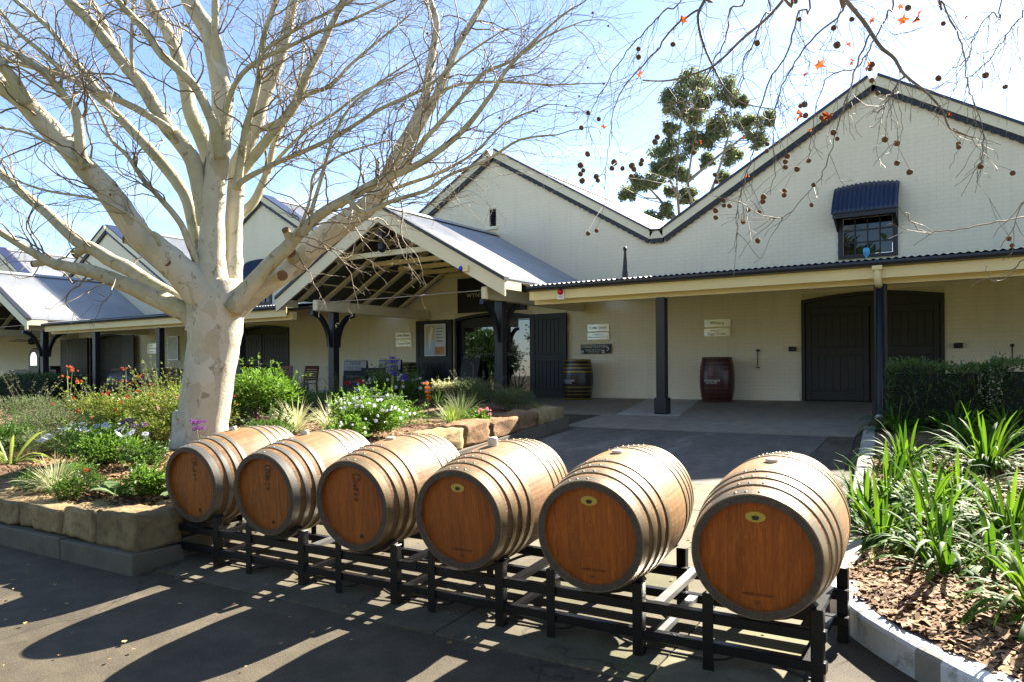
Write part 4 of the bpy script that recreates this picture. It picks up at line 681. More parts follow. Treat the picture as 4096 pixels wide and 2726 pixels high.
MB().lathe([(0, -.012), (.03, -.01), (.034, 0)], 12, (0, 0, 0)).build('lock_rose', M['steel'], d1, world=False)
for ch in d1.children:
    if ch.name.startswith('lock_rose'): ch.rotation_euler = (pi/2, 0, 0); ch.location = Vector((-2.47, 17.0, 1.98))-W.location
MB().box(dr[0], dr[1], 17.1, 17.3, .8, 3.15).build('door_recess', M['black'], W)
# entry: dark recess, two open leaves, sliding glass
arch_frame(OPN[1], 16.97)
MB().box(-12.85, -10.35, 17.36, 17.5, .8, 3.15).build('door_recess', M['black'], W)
door_leaf(-14.17, -12.90, .87, 2.96, 16.92, W)
lfR = door_leaf(-10.32, -9.30, .87, 2.98, 16.90, W)
gf = MB()
for a, b in ((-12.80, -12.62), (-11.63, -11.53), (-10.47, -10.38)): gf.box(a, b, 17.12, 17.20, .88, 2.98)
gf.box(-12.62, -11.63, 17.125, 17.195, 2.72, 2.98).box(-11.53, -10.47, 17.125, 17.195, 2.90, 2.98).box(-12.62, -10.47, 17.13, 17.19, .84, .95)
gfo = gf.build('glass_door_frame', M['charcoal'], W)
MB().box(-12.62, -11.63, 17.145, 17.16, .95, 2.72).build('glass_pane', M['glass'], W)
MB().box(-11.53, -10.47, 17.145, 17.16, .95, 2.90).build('glass_pane', M['glass'], W)
# left and hidden doors
for o, sgn in ((OPN[2], 0), (OPN[3], 1)):
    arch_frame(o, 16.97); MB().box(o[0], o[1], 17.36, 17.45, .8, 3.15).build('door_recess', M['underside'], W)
door_leaf(-33.5, -31.42, .87, 2.98, 16.92, W)
lf = MB().box(-28.72, -27.95, 16.78, 16.82, .87, 3.0).build('door_leaf', M['charcoal'], W)
door_leaf(-22.12, -20.9, .9, 2.8, 17.03, W); door_leaf(-20.86, -19.63, .9, 2.8, 17.03, W)
# ---- windows with navy iron awnings
def window(x0, x1, z0, z1):
    f = MB(); y = 16.965
    f.box(x0, x0+.09, y, y+.08, z0, z1).box(x1-.09, x1, y, y+.08, z0, z1).box(x0+.09, x1-.09, y, y+.08, z0, z0+.07).box(x0+.09, x1-.09, y, y+.08, z1-.42, z1)
    fo = f.build('window', M['navy'], W); fo['label'] = 'twelve pane window with dark frame under a navy iron hood'
    gx0, gx1, gz0, gz1 = x0+.09, x1-.09, z0+.07, z1-.42
    for i in range(4):
        for j in range(3):
            a = gx0+(gx1-gx0)*i/4; b = gx0+(gx1-gx0)*(i+1)/4; c = gz0+(gz1-gz0)*j/3; d = gz0+(gz1-gz0)*(j+1)/3
            MB().box(a+.010, b-.010, y+.045+random.uniform(-.002, .002), y+.055, c+.010, d-.010).build('pane', M['wglass'], fo)
    for i in range(1, 4): x = gx0+(gx1-gx0)*i/4; MB().box(x-.0125, x+.0125, y+.02, y+.05, gz0, gz1).build('glazing_bar', M['navy'], fo)
    for j in range(1, 3): z = gz0+(gz1-gz0)*j/3; MB().box(gx0, gx1, y+.023, y+.047, z-.0125, z+.0125).build('glazing_bar', M['navy'], fo)
    # awning: curved hood of corrugated iron
    n = 140; V = []; F = []; prof = []
    for k in range(7):
        t = k/6; prof.append((16.96-.02-.42*t**.85, z1+.22-.60*t**1.1))
    for i in range(n+1):
        x = x0-.05+(x1-x0+.10)*i/n; h = .017*sin(2*pi*(x-x0)/.083); rise = .05*sin(pi*i/n)
        for k, (yy, zz) in enumerate(prof): V.append((x, yy-h*.8, zz+h*.6+rise*(1-k/6)))
    m = len(prof)
    for i in range(n):
        for k in range(m-1): F.append((i*m+k, i*m+k+1, (i+1)*m+k+1, (i+1)*m+k))
    aw = mesh_np('awning', V, F, M['awning'], W, smooth=True); s = aw.modifiers.new('thick', 'SOLIDIFY'); s.thickness = .006
    yb, zb = prof[-1]
    MB().box(x0-.03, x1+.03, yb+.02, yb+.05, zb-.09, zb+.02).build('awning_rail', M['navy'], aw)
    for x in (x0-.02, x1-.02):
        MB().prism([(x, yb+.05, zb-.08), (x, 16.96, zb-.30), (x, 16.96, z1+.2), (x, yb+.05, zb+.0)], (.04, 0, 0)).build('awning_cheek', M['navy'], aw)
window(-2.96, -1.86, 3.78, 5.02); window(-21.48, -20.38, 3.78, 5.02)
vt = MB()
for k in range(9): vt.beam((-11.67, 17.05, 5.42+k*.05), (-11.48, 17.05, 5.42+k*.05), .05, .012, (0, .6, 1))
vo = vt.build('vent_louvre', M['navy'], W); MB().box(-11.68, -11.47, 17.12, 17.2, 5.38, 5.85).build('vent_back', M['black'], W)
MB().box(-11.74, -11.41, 16.93, 17.05, 5.30, 5.38).build('vent_sill', M['cream_wall'], W)
# small fittings on the wall
for x in (-3.88, -.83):
    bevel(MB().box(x-.075, x+.075, 16.93, 16.985, 1.93, 2.03).build('door_catch', M['black'], W), .008, 1)
for x in (-4.60, .03):
    MB().tube([(x, 16.95, 1.97), (x, 16.93, 1.9), (x, 16.94, 1.62)], .012, 6).build('hook_rod', M['black'], W)
    MB().box(x-.03, x+.03, 16.93, 16.985, 1.94, 1.99).build('hook_plate', M['black'], W); MB().box(x-.035, x+.035, 16.93, 16.98, 1.58, 1.60).build('hook_plate', M['black'], W)
# ------------------------------------------------------------------ barrels
def wood_mat(name, c1, c2, c3, rough=.55, coat=0, grain=(14, 1, 14), gs=4.0, bs_=.25, spec=.4, flake=None):
    m, n, l, bs = newmat(name); v = texco(n, l, grain); oi = n.new('ShaderNodeObjectInfo')
    ad = n.new('ShaderNodeVectorMath'); ad.operation = 'ADD'; sc = n.new('ShaderNodeVectorMath'); sc.operation = 'SCALE'; cb = n.new('ShaderNodeCombineXYZ')
    for q in 'XYZ': l.new(oi.outputs['Random'], cb.inputs[q])
    l.new(cb.outputs[0], sc.inputs[0]); sc.inputs['Scale'].default_value = 37; l.new(v, ad.inputs[0]); l.new(sc.outputs[0], ad.inputs[1]); vv = ad.outputs[0]
    f = noise(n, l, vv, gs, 7, .62, .5); f2 = noise(n, l, vv, gs*6, 3, .6); v2 = texco(n, l, (1, 1, 1)); f3 = noise(n, l, v2, 3.2, 6, .6)
    c = ramp(n, l, f, [(.28, c1), (.5, c2), (.75, c3)])
    c = mix(n, l, ramp(n, l, f2, [(.35, .45), (.55, 0)]), c, tuple(x*.6 for x in c1))
    c = mix(n, l, ramp(n, l, f3, [(.5, 0), (.75, .45)]), c, tuple(x*.62 for x in c2))
    if flake:
        f4 = noise(n, l, texco(n, l, (6, 6, 1.4)), 5, 5, .6, 1.2); c = mix(n, l, ramp(n, l, f4, [(.55, 0), (.7, .6)]), c, flake)
    hs = n.new('ShaderNodeHueSaturation'); mr = n.new('ShaderNodeMapRange'); mr.inputs['To Min'].default_value = .90; mr.inputs['To Max'].default_value = 1.09
    l.new(oi.outputs['Random'], mr.inputs['Value']); l.new(mr.outputs[0], hs.inputs['Value']); l.new(c, hs.inputs['Color']); l.new(hs.outputs[0], bs.inputs['Base Color'])
    bs.inputs['Roughness'].default_value = rough; bs.inputs['Specular IOR Level'].default_value = spec; bs.inputs['Coat Weight'].default_value = coat; bs.inputs['Coat Roughness'].default_value = .25
    bump(n, l, bs, f2, bs_, .002); return m
M['stave'] = wood_mat('oak_stave', (.24, .125, .050), (.31, .17, .072), (.38, .22, .105), .6, 0, spec=.25)
M['head'] = wood_mat('varnished_oak_head', (.25, .055, .0055), (.36, .082, .008), (.46, .115, .012), .5, .05, (14, 14, 1), flake=(.54, .15, .016))
M['chime'] = wood_mat('dark_oak_chime', (.05, .036, .026), (.085, .06, .042), (.13, .09, .06), .6, 0)
M['hoop'] = simple('tarnished_steel_hoop', (.27, .205, .125), .45, .15, 5, .08, 60, metal=.6, dirt=((.40, .40, .40), 3, .62))
M['grey_stave'] = wood_mat('weathered_grey_stave', (.13, .11, .095), (.19, .165, .14), (.25, .22, .19), .6, 0)
M['dark_hoop'] = simple('dull_grey_hoop', (.20, .20, .20), .45, .15, 5, .05, 60, metal=.6)
M['black_gloss'] = simple('black_gloss_stave', (.006, .006, .009), .30, .2, 5, .05, 60)
M['red_gloss'] = simple('burgundy_gloss_stave', (.040, .005, .009), .30, .2, 5, .05, 60)
M['gold_hoop'] = simple('gold_painted_hoop', (.26, .165, .04), .35, .15, 5, .05, 60, metal=.5)
M['brown_hoop'] = simple('brown_painted_hoop', (.09, .038, .014), .4, .15, 5, .05, 60, metal=.2)
M['brown_stave'] = wood_mat('old_brown_stave', (.09, .04, .02), (.13, .06, .03), (.17, .08, .04), .5, .1)
M['label'] = simple('gold_oval_label', (.55, .36, .05), .4, .1, 8, .05, 40)
M['bung'] = simple('pale_bung', (.62, .50, .36), .6, .1, 8, .1, 40)
def brad(u, L, Rb, Rh): v = 2*u/L-1; return Rb-(Rb-Rh)*v*v
def make_barrel(root, L, Rb, Rh, ms, mh, mhp, mch, hoops, nst=24, rivets=True, bung=True, nal=12, recess=.035):
    """local axis +Y from y=0 (front head)"""
    seeds = np.cumsum(rng.uniform(.7, 1.3, nst)); seeds = np.concatenate([[0], seeds])/seeds[-1]*2*pi+.13
    for i in range(nst):
        a0, a1 = seeds[i]+.0022, seeds[i+1]-.0022; V = []; F = []; na = 3
        for j in range(nal+1):
            u = L*j/nal; r = brad(u, L, Rb, Rh)
            for rr in (r, r-.034):
                for k in range(na+1):
                    a = a0+(a1-a0)*k/na; V.append((rr*cos(a), u, rr*sin(a)))
        w = 2*(na+1)
        for j in range(nal):
            for k in range(na):
                F.append((j*w+k, j*w+k+1, (j+1)*w+k+1, (j+1)*w+k)); F.append((j*w+na+1+k, (j+1)*w+na+1+k, (j+1)*w+na+2+k, j*w+na+2+k))
            F.append((j*w, (j+1)*w, (j+1)*w+na+1, j*w+na+1)); F.append((j*w+na, j*w+2*na+1, (j+1)*w+2*na+1, (j+1)*w+na))
        for j in (0, nal):
            for k in range(na):
                q = (j*w+k, j*w+na+1+k, j*w+na+2+k, j*w+k+1); F.append(q if j == 0 else tuple(reversed(q)))
        o = mesh_np('stave', V, F, ms, root, smooth=False, world=False)
        if mch:
            o.data.materials.append(mch)
            nf = len(F)
            for q in range(nf-2*na, nf): o.data.polygons[q].material_index = 1
    for y, s in ((recess, -1), (L-recess, 1)):
        Rr = brad(recess, L, Rb, Rh)-.032; nb = 8; ed = np.linspace(-Rr, Rr, nb+1)
        for b in range(nb):
            xa, xb = ed[b]+.0003, ed[b+1]-.0003; n = 6; P = []
            for k in range(n+1): x = xa+(xb-xa)*k/n; P.append((x, sqrt(max(0, Rr*Rr-x*x))))
            Q = [(x, -z) for x, z in reversed(P)]
            pts = P+Q; dy = random.uniform(-.0008, .0008)
            clean = []
            for p in pts:
                if not clean or hypot(p[0]-clean[-1][0], p[1]-clean[-1][1]) > 1e-5: clean.append(p)
            if hypot(clean[0][0]-clean[-1][0], clean[0][1]-clean[-1][1]) < 1e-5: clean.pop()
            MB().prism([(x, y+dy, z) for x, z in clean], (0, .02 if s < 0 else -.02, 0)).build('head_board', mh, root, world=False)
    for (u0, u1) in hoops:
        for e in (0, 1):
            a, b = (u0, u1) if e == 0 else (L-u1, L-u0); V = []; F = []; ns = 96
            prof = [(a, -.001), (a, .005), ((a+b)/2, .0052), (b, .005), (b, -.001)]
            for k in range(ns):
                t = 2*pi*k/ns
                for u, h in prof: r = brad(min(max(u, 0), L), L, Rb, Rh)+h; V.append((r*cos(t), u, r*sin(t)))
            m = len(prof)
            for k in range(ns):
                k2 = (k+1) % ns
                for q in range(m-1): F.append((k*m+q, k*m+q+1, k2*m+q+1, k2*m+q))
            ho = mesh_np('hoop', V, F, mhp, root, smooth=True, world=False)
            ho.data.polygons.foreach_set('use_smooth', [False]*len(F))
            if rivets:
                um = (a+b)/2; r = brad(um, L, Rb, Rh)+.004
                for t in (pi/2+.10, pi/2-.10, pi/2+.26):
                    rv = MB().lathe([(.0075, 0), (.006, .003), (0, .005)], 8).build('rivet', mhp, ho, True, world=False)
                    rv.location = (r*cos(t), um, r*sin(t)); rv.rotation_euler = (0, pi/2-t, 0)
    if bung:
        MB().lathe([(.0, .022), (.030, .021), (.034, .014), (.028, -.02)], 16).build('bung', M['bung'], root, True, world=False).location = (0, L/2, Rb+.004)
def text_mesh(txt, size, mat, parent, name='lettering', align='CENTER', spacing=1.0, bend=None):
    cu = bpy.data.curves.new('t', 'FONT'); cu.body = txt; cu.size = size; cu.align_x = align; cu.align_y = 'CENTER'; cu.space_character = spacing; cu.resolution_u = 2
    to = bpy.data.objects.new('t', cu); col.objects.link(to)
    dg = bpy.context.evaluated_depsgraph_get(); dg.update()
    me = bpy.data.meshes.new_from_object(to.evaluated_get(dg)); bpy.data.objects.remove(to); bpy.data.curves.remove(cu)
    me.name = name; me.materials.clear(); me.materials.append(mat)
    if bend:
        for v in me.vertices: v.co = bend(v.co.x, v.co.y)
    o = link(bpy.data.objects.new(name, me)); o.parent = parent; return o
def wall_text(txt, size, x, y, z, mat, parent, spacing=1.0, align='CENTER', rz=0, tilt=0):
    o = text_mesh(txt, size, mat, parent, align=align, spacing=spacing)
    o.location = Vector((x, y, z))-rootloc(parent); o.rotation_euler = (pi/2-tilt, 0, rz); return o
HO = [(.004, .058), (.108, .145), (.195, .232), (.285, .325)]
BX = [-5.535, -4.625, -3.712, -2.802, -1.910, -1.022]
BY = [3.79, 3.765, 3.74, 3.712, 3.70, 3.695]
BLB = ['oak barrel farthest left in the rack beside the stone planter, black stencil on head', 'second oak barrel from the left in the rack, clear black stencil column on head', 'third oak barrel from the left in the rack, faint stencil and pale flat bung',
       'fourth oak barrel from the left in the rack, tall white bung and gold label', 'second oak barrel from the right in the rack, gold oval label and plain head', 'nearest and rightmost oak barrel in the rack, beside the white kerb']
b0 = thing('wine_barrel', BLB[0], 'barrel', (0, 0, 0), .062, 'oak barrels on the black rack', .115)
make_barrel(b0, .954, .36, .3024, M['stave'], M['head'], M['hoop'], M['chime'], HO)
SV = [M['stave'], wood_mat('aged_oak_stave', (.19, .095, .036), (.26, .138, .055), (.33, .185, .085), .6, 0, spec=.25), wood_mat('stained_oak_stave', (.20, .105, .048), (.285, .155, .075), (.36, .21, .11), .6, 0, spec=.25)]
HV = [M['head'], wood_mat('aged_oak_head', (.19, .048, .0065), (.29, .082, .010), (.40, .125, .016), .5, .05, (14, 14, 1), flake=(.47, .15, .02)), wood_mat('dark_oak_head', (.22, .050, .006), (.32, .078, .0085), (.42, .115, .013), .5, .05, (14, 14, 1), flake=(.40, .10, .014))]
OV = [M['hoop'], simple('blue_grey_hoop', (.26, .24, .20), .42, .2, 6, .1, 60, metal=.65, dirt=((.30, .20, .09), 3.5, .52)), simple('brassy_hoop', (.28, .20, .11), .45, .2, 6, .1, 60, metal=.6, dirt=((.24, .235, .23), 3.2, .58))]
BV = [1, 1, 2, 2, 0, 0]
barrels = [b0]+[copy_tree(b0) for _ in range(5)]
for i, b in enumerate(barrels):
    b.location = (BX[i], BY[i], .657); b['label'] = BLB[i]; b.rotation_euler = (.115, 0, .062+random.uniform(-.008, .008))
    for c in b.children:
        for key, vs in (('stave', SV), ('head_board', HV), ('hoop', OV)):
            if c.name.startswith(key): c.material_slots[0].link = 'OBJECT'; c.material_slots[0].material = vs[BV[i]]
    # roll the barrel a little about its own axis by turning the staves
    for c in b.children:
        if c.name.startswith('stave'): c.rotation_euler = (0, i*.71, 0)
        if c.name.startswith('hoop'): c.rotation_euler = (0, -.1+.07*((i*5) % 4), 0)
        if c.name.startswith('head_board'): c.rotation_euler = (0, [.12, .08, .03, -.02, .0, .02][i], 0)
        if c.name.startswith('bung'):
            c.scale = (1, 1, .55)
            if i == 3: c.scale = (1.05, 1.05, 2.2)
            if i in (0, 1): c.rotation_euler = (0, -.2, 0); c.scale = (1, 1, 1.1)
    yh = .032
    if i >= 3:
        lb = MB().prism([(.048*cos(t), yh, .19+.026*sin(t)) for t in np.linspace(0, 2*pi, 25)[:-1]], (0, -.001, 0)).build('oval_label', M['label'], b, world=False)
        MB().prism([(.022*cos(t), yh-.0018, .185+.013*sin(t)) for t in (pi/6, pi/2, 5*pi/6, 1.3*pi, 1.7*pi)], (0, -.0004, 0)).build('label_emblem', M['dark_wood'], lb, world=False)
        for txt, s, z in (('AMERICAN OAK', .020, -.195), ('MT', .024, -.235)):
            o = text_mesh(txt, s, M['dark_wood'], b); o.location = (0, yh-.0015, z); o.rotation_euler = (pi/2, 0, 0)
    else:
        mb = MB(); x0 = .02
        for k in range(10): a = pi*.2+pi*.6*k/10; a2 = a+.17; mb.quad((x0+.05*cos(a), yh-.001, .17+.05*sin(a)), (x0+.05*cos(a2), yh-.001, .17+.05*sin(a2)), (x0+.042*cos(a2), yh-.001, .17+.042*sin(a2)), (x0+.042*cos(a), yh-.001, .17+.042*sin(a)))
        for r_, (z, w) in enumerate(((.175, .07), (.155, .055), (.125, .045), (.10, .045), (.065, .035), (.03, .035))):
            n = 5 if r_ < 2 else 3
            for k in range(n):
                xa = x0-w/2+w*k/n; h = .016 if r_ < 2 else .024
                if random.random() < .82: mb.quad((xa, yh-.001, z), (xa+w/n*.68, yh-.001, z), (xa+w/n*.6, yh-.001, z+h), (xa+.002, yh-.001, z+h*.9))
        st = mb.build('stencil', M['dark_wood'], b, world=False); st.rotation_euler = (0, .12, 0)
        MB().prism([(.045+.014*cos(t), yh-.001, -.215+.014*sin(t)) for t in np.linspace(0, 2*pi, 13)[:-1]], (0, -.001, 0)).build('tap_plug', M['dark_wood'], b, world=False)
# ---- rack
RK = thing('barrel_rack', 'long black steel rack carrying the row of six oak barrels', 'rack', (-3.4, 4.1, 0))
LX = [(-5.86, -5.31), (-4.91, -4.33), (-3.95, -3.44), (-3.12, -2.60), (-2.24, -1.70), (-1.31, -.78)]
def zr(y): return zg(y)
for i, (a, b) in enumerate(LX):
    for j, x in enumerate((a, b)):
        for y, zt in ((3.86, .405), (4.52, .46)):
            zb = zg(y)
            m = MB(); m.box(x-.029, x+.029, y-.005, y+.004, zb, zt); m.box(x-.029, x-.021, y+.004, y+.05, zb, zt) if j == 0 else m.box(x+.021, x+.029, y+.004, y+.05, zb, zt)
            bevel(m.build('leg', M['black_steel'], RK), .003, 1)
    # saddles under the barrel
    for yy, zb, u in ((3.905, .658, .15), (4.52, .735, .80)):
        xc = BX[i]-.062*(yy-BY[i]); r = brad(u, .954, .36, .3024)+.006; mb = MB(); n = 10
        zc = .657+.115*(yy-BY[i])
        for k in range(n):
            t0 = -pi/2-.75+1.5*k/n; t1 = t0+1.5/n
            mb.prism([(xc+r*cos(t0), yy-.025, zc+r*sin(t0)), (xc+r*cos(t1), yy-.025, zc+r*sin(t1)), (xc+(r+.03)*cos(t1), yy-.025, zc+(r+.03)*sin(t1)), (xc+(r+.03)*cos(t0), yy-.025, zc+(r+.03)*sin(t0))], (0, .05, 0))
        mb.build('saddle', M['black_steel'], RK)
for i in range(2):
    xa, xb = ((-5.90, -3.25), (-3.245, -.742))[i]
    for y, z, h in ((3.895, .275, .056), (3.895, .125, .052), (4.49, .325, .056), (4.49, .18, .05)):
        bevel(MB().box(xa, xb, y-.028, y+.028, z-h/2, z+h/2).build('rail', M['black_steel'], RK), .004, 1)
for x in (-5.24, -4.26, -3.37, -2.52, -1.60, -.84):
    MB().beam((x, 3.92, .29), (x, 4.50, .345), .055, .03).build('crossbar', M['steel'] if x in (-1.60, -4.26) else M['black_steel'], RK)
    MB().beam((x+.0, 3.92, .135), (x, 4.50, .19), .055, .03).build('crossbar', M['black_steel'] if x != -1.60 else M['steel'], RK)
def cable(name, pts, r, label):
    P = [Vector(p) for p in pts]; out = []
    for i in range(len(P)-1):
        p0, p1, p2, p3 = P[max(i-1, 0)], P[i], P[i+1], P[min(i+2, len(P)-1)]
        for k in range(6): t = k/6; out.append(.5*((2*p1)+(p2-p0)*t+(2*p0-5*p1+4*p2-p3)*t*t+(3*p1-p0-3*p2+p3)*t**3))
    out.append(P[-1]); o = MB().tube(out, r, 8).build(name, M['rubber'], None, True); tag(o, label, 'cable'); return o
pts = []
for i, (a, b) in enumerate(LX):
    pts += [(a+.02, 3.96, zg(3.96)+.03), ((a+b)/2-.08, 3.98, zg(3.98)+.09), (b-.10, 3.93, zg(3.93)+.045), (b+.08, 3.95, zg(3.95)+.025)]
cable('power_cable', pts, .0075, 'thin black cable looping along the ground through the front rack legs')
cable('power_cable', [(-4.0, 4.6, .09), (-3.4, 4.62, .12), (-3.1, 4.56, .16), (-2.75, 4.5, .30), (-2.3, 4.42, .32), (-2.0, 4.35, .24), (-1.7, 4.3, .09)], .010, 'thin black cable slung under the barrels at the back of the rack')
# ---- upright painted barrels by the wall
def upright(x, y, z, label, ms, mh, words=None, ang=-pi/2, H=.96, Rb=.37, group='upright barrels by the wall', nst=20):
    t = thing('upright_barrel', label, 'barrel', (x, y, z), 0, group)
    sub = len(t.children)
    make_barrel(t, H, Rb, Rb*.83, ms, M['dark_wood'] if ms != M['black_gloss'] else M['black'], mh, None, [(.003, .045), (.11, .138), (.19, .220), (.28, .312)], nst, False, False, 10, .03)
    t.rotation_euler = (pi/2, 0, 0)
    if words:
        for txt, zz, s in words:
            bend = lambda px_, pz_: (lambda r: Vector((r*cos(ang+px_/r), zz+pz_, r*sin(ang+px_/r)*-1)))(brad(min(max(zz+pz_, 0), H), H, Rb, Rb*.83)+.006)
            text_mesh(txt, s, M['pale_ink'], t, bend=bend, spacing=1.15)
    return t
WW = [('WYNDHAM', .455, .062), ('ESTATE', .405, .062)]
fz = lambda y: .742+(y-12.94)*.035
upright(-5.33, 16.42, fz(16.42), 'burgundy barrel standing against the wall under the Winery plaques', M['red_gloss'], M['brown_hoop'], WW, -pi/2-.02)
upright(-8.72, 16.40, fz(16.40), 'black barrel with gold hoops right of the entrance, under the Administration sign', M['black_gloss'], M['gold_hoop'], WW, -pi/2-.22)
upright(-14.0, 16.2, fz(16.2), 'black barrel with gold hoops left of the entrance, behind the chalkboard signs', M['black_gloss'], M['gold_hoop'])
upright(-21.0, 16.3, fz(16.3), 'old brown barrel standing by the wall behind the slatted chairs', M['brown_stave'], M['brown_hoop'])
LBL = ['grey weathered barrel on its side, leftmost by the far left doorway', 'grey weathered barrel on its side behind a verandah post on the left', 'grey weathered barrel on its side half hidden by the tree trunk']
g0 = thing('wine_barrel', LBL[0], 'barrel', (0, 0, 0), 0, 'grey barrels lying on the far left porch')
make_barrel(g0, .95, .36, .30, M['grey_stave'], M['brown_stave'], M['dark_hoop'], None, HO, 18, False, False, 8)
for i, (x, y) in enumerate(((-24.7, 14.95), (-23.6, 15.5), (-22.4, 15.9))):
    g = g0 if i == 0 else copy_tree(g0); g['label'] = LBL[i]; g.location = (x, y, fz(y)+.52); g.rotation_euler = (0, 0, radians(108))
    cr = thing('barrel_cradle', ['low dark cradle under the leftmost grey barrel on the porch', 'low dark cradle under the grey barrel behind the verandah post', 'low dark cradle under the grey barrel behind the tree'][i], 'cradle', (x, y, fz(y)), radians(108), 'cradles under the grey barrels')
    for yy in (.22, .72): MB().box(-.34, .34, yy-.04, yy+.04, 0, .17).build('bearer', M['dark_wood'], cr, world=False)
# ---- slatted timber chairs and tables on the porch
def make_chair(loc, rz, label, mat='chair_wood', group='slatted chairs on the porch'):
    t = thing('slatted_chair', label, 'chair', loc, rz, group); m = M[mat]
    for x in (-.21, .21):
        MB().box(x-.02, x+.02, -.22, -.18, 0, .43).build('leg', m, t, world=False)
        MB().prism([(x-.02, .20, 0), (x-.02, .17, .44), (x-.02, .26, .92), (x-.02, .30, .92), (x-.02, .21, .44), (x-.02, .24, 0)], (.04, 0, 0)).build('back_post', m, t, world=False)
    for k in range(6): MB().box(-.23, .23, -.23+k*.073, -.23+k*.073+.06, .43, .45).build('seat_slat', m, t, world=False)
    for k in range(6):
        z = .53+k*.062; y = .195+(z-.44)*.19; MB().box(-.19, .19, y, y+.018, z, z+.045).build('back_slat', m, t, world=False)
    MB().box(-.19, .19, .255, .28, .87, .93).build('top_rail', m, t, world=False); return t
make_chair((-17.75, 15.1, fz(15.1)), radians(12), 'slatted timber chair seen from behind the small table, back to the wall')
make_chair((-16.35, 14.8, fz(14.8)), radians(-95), 'slatted timber chair seen side-on, nearest the portico post')
make_chair((-19.6, 15.3, fz(15.3)), radians(95), 'slatted timber chair turned sideways in front of the old brown barrel')
make_chair((-26.4, 15.0, fz(15.0)), radians(15), 'slatted timber chair at the far left beside the grey barrels')
make_chair((-22.6, 14.7, fz(14.7)), radians(30), 'slatted timber chair just left of the big tree trunk')
make_chair((-30.0, 14.6, fz(14.6)), radians(0), 'dark slatted chair behind the far left verandah post', 'dark_wood')
def make_table(loc, label, w=.72):
    t = thing('cafe_table', label, 'table', loc, 0, 'small metal tables on the porch')
    bevel(MB().box(-w/2, w/2, -w/2, w/2, .715, .74).build('table_top', M['steel'], t, world=False), .006, 1)
    MB().tube([(0, 0, .03), (0, 0, .715)], .032, 10).build('pedestal', M['steel'], t, world=False); MB().lathe([(.24, 0), (.24, .015), (.05, .04)], 16).build('base', M['steel'], t, world=False)
make_table((-17.0, 14.45, fz(14.45)), 'small square metal table in front of the slatted chairs, right of the tree')
make_table((-27.0, 14.5, fz(14.5)), 'small metal table at the far left in front of the open dark door')
make_table((-22.2, 14.2, fz(14.2)), 'small metal table just left of the tree trunk')
# ---- chalkboard A-frames and low black board
def aframe(loc, rz, label, words):
    t = thing('chalkboard_sign', label, 'sign', loc, rz, 'A-frame chalkboards by the entrance')
    w, h, sp = .30, 1.05, .27
    for s in (-1, 1):
        P = [(-w, s*sp, 0), (w, s*sp, 0), (w, s*.02, h), (-w, s*.02, h)]
        d = Vector((0, s*.018, .004))
        MB().prism([Vector(p) for p in P], tuple(d)).build('board', M['chalk'], t, world=False)
    tl = atan2(sp-.02, h)
    def onb(x, f, off=.004): return Vector((x, -(sp+(.02-sp)*f)-.018-off, h*f))
    hp = MB().quad(onb(-w+.01, .76), onb(w-.01, .76), onb(w-.01, .985), onb(-w+.01, .985)).build('header_panel', M['grey_panel'], t, world=False) if words[0][0] else None
    for k, (txt, f, s) in enumerate([w_ for w_ in words if w_[0]]):
        o = text_mesh(txt, s, M['ink'] if f > .75 else M['grey_ink'], t); o.location = onb(0, f, .008); o.rotation_euler = (pi/2-tl, 0, 0)
    for s in (-.2, .2): MB().tube([(s-.05, -.02, h-.01), (s-.05, -.02, h+.04), (s+.05, -.02, h+.04), (s+.05, -.02, h-.01)], .008, 6).build('handle', M['steel'], t, world=False)
    return t
CH = [('WINE', .925, .12), ('TASTING', .81, .11), ('Cellar Door', .62, .09), ('& Now', .48, .09), ('OPEN', .27, .10)]
aframe((-14.25, 14.6, fz(14.6)), radians(26), 'left chalkboard A-frame sign reading WINE TASTING, beside the portico post', CH)
aframe((-13.55, 15.15, fz(15.15)), radians(22), 'right chalkboard A-frame sign reading WINE TASTING, in front of the gold-hooped barrel', CH)
aframe((-10.9, 15.1, fz(15.1)), radians(-8), 'plain black A-frame sign standing at the glass entrance behind the grey shrub', [('', .5, .1)])
t = thing('low_sign_board', 'black blank board on a short post in front of the chalkboards', 'sign', (-13.2, 14.3, fz(14.3)), radians(20))
MB().box(-.45, .45, -.02, .02, .66, .87).build('board', M['black'], t, world=False); MB().box(-.04, .04, .021, .08, 0, .8).build('post', M['black'], t, world=False); MB().box(-.2, .2, -.15, .15, 0, .03).build('foot', M['black'], t, world=False)
MB().quad((.22, -.023, .68), (.40, -.023, .68), (.36, -.023, .86), (.20, -.023, .86)).build('paper_notice', M['grey_panel'], t, world=False)
# ---- wall plaques and signs
def plaque(x0, x1, z0, z1, label, lines, group='curved metal wall plaques'):
    t = thing('wall_plaque', label, 'sign', ((x0+x1)/2, 16.98, (z0+z1)/2), 0, group); n = 10; V = []; F = []; hw = (x1-x0)/2; hz = (z1-z0)/2
    P = [(-hw+2*hw*k/n, -.006-.022*(1-((2*k/n-1)**2))) for k in range(n+1)]+[(hw, .002), (-hw, .002)]
    MB().prism([(x, y, -hz) for x, y in P], (0, 0, 2*hz)).build('plate', M['plaque'], t, world=False)
    for txt, s, dz in lines:
        bend = lambda a, b: Vector((a, -.010-.022*(1-min(1, (a/hw)**2)), b+dz)); text_mesh(txt, s, M['ink'], t, bend=bend)
    return t
plaque(-5.795, -5.20, 2.49, 2.66, 'upper plaque reading Winery, above the burgundy barrel', [('Winery', .105, 0)])
plaque(-5.80, -5.21, 2.28, 2.455, 'lower plaque reading Nigel Dolan, above the burgundy barrel', [('WYNDHAM ESTATE', .034, .045), ('WINEMAKER', .024, .018), ('Nigel Dolan', .085, -.035)])
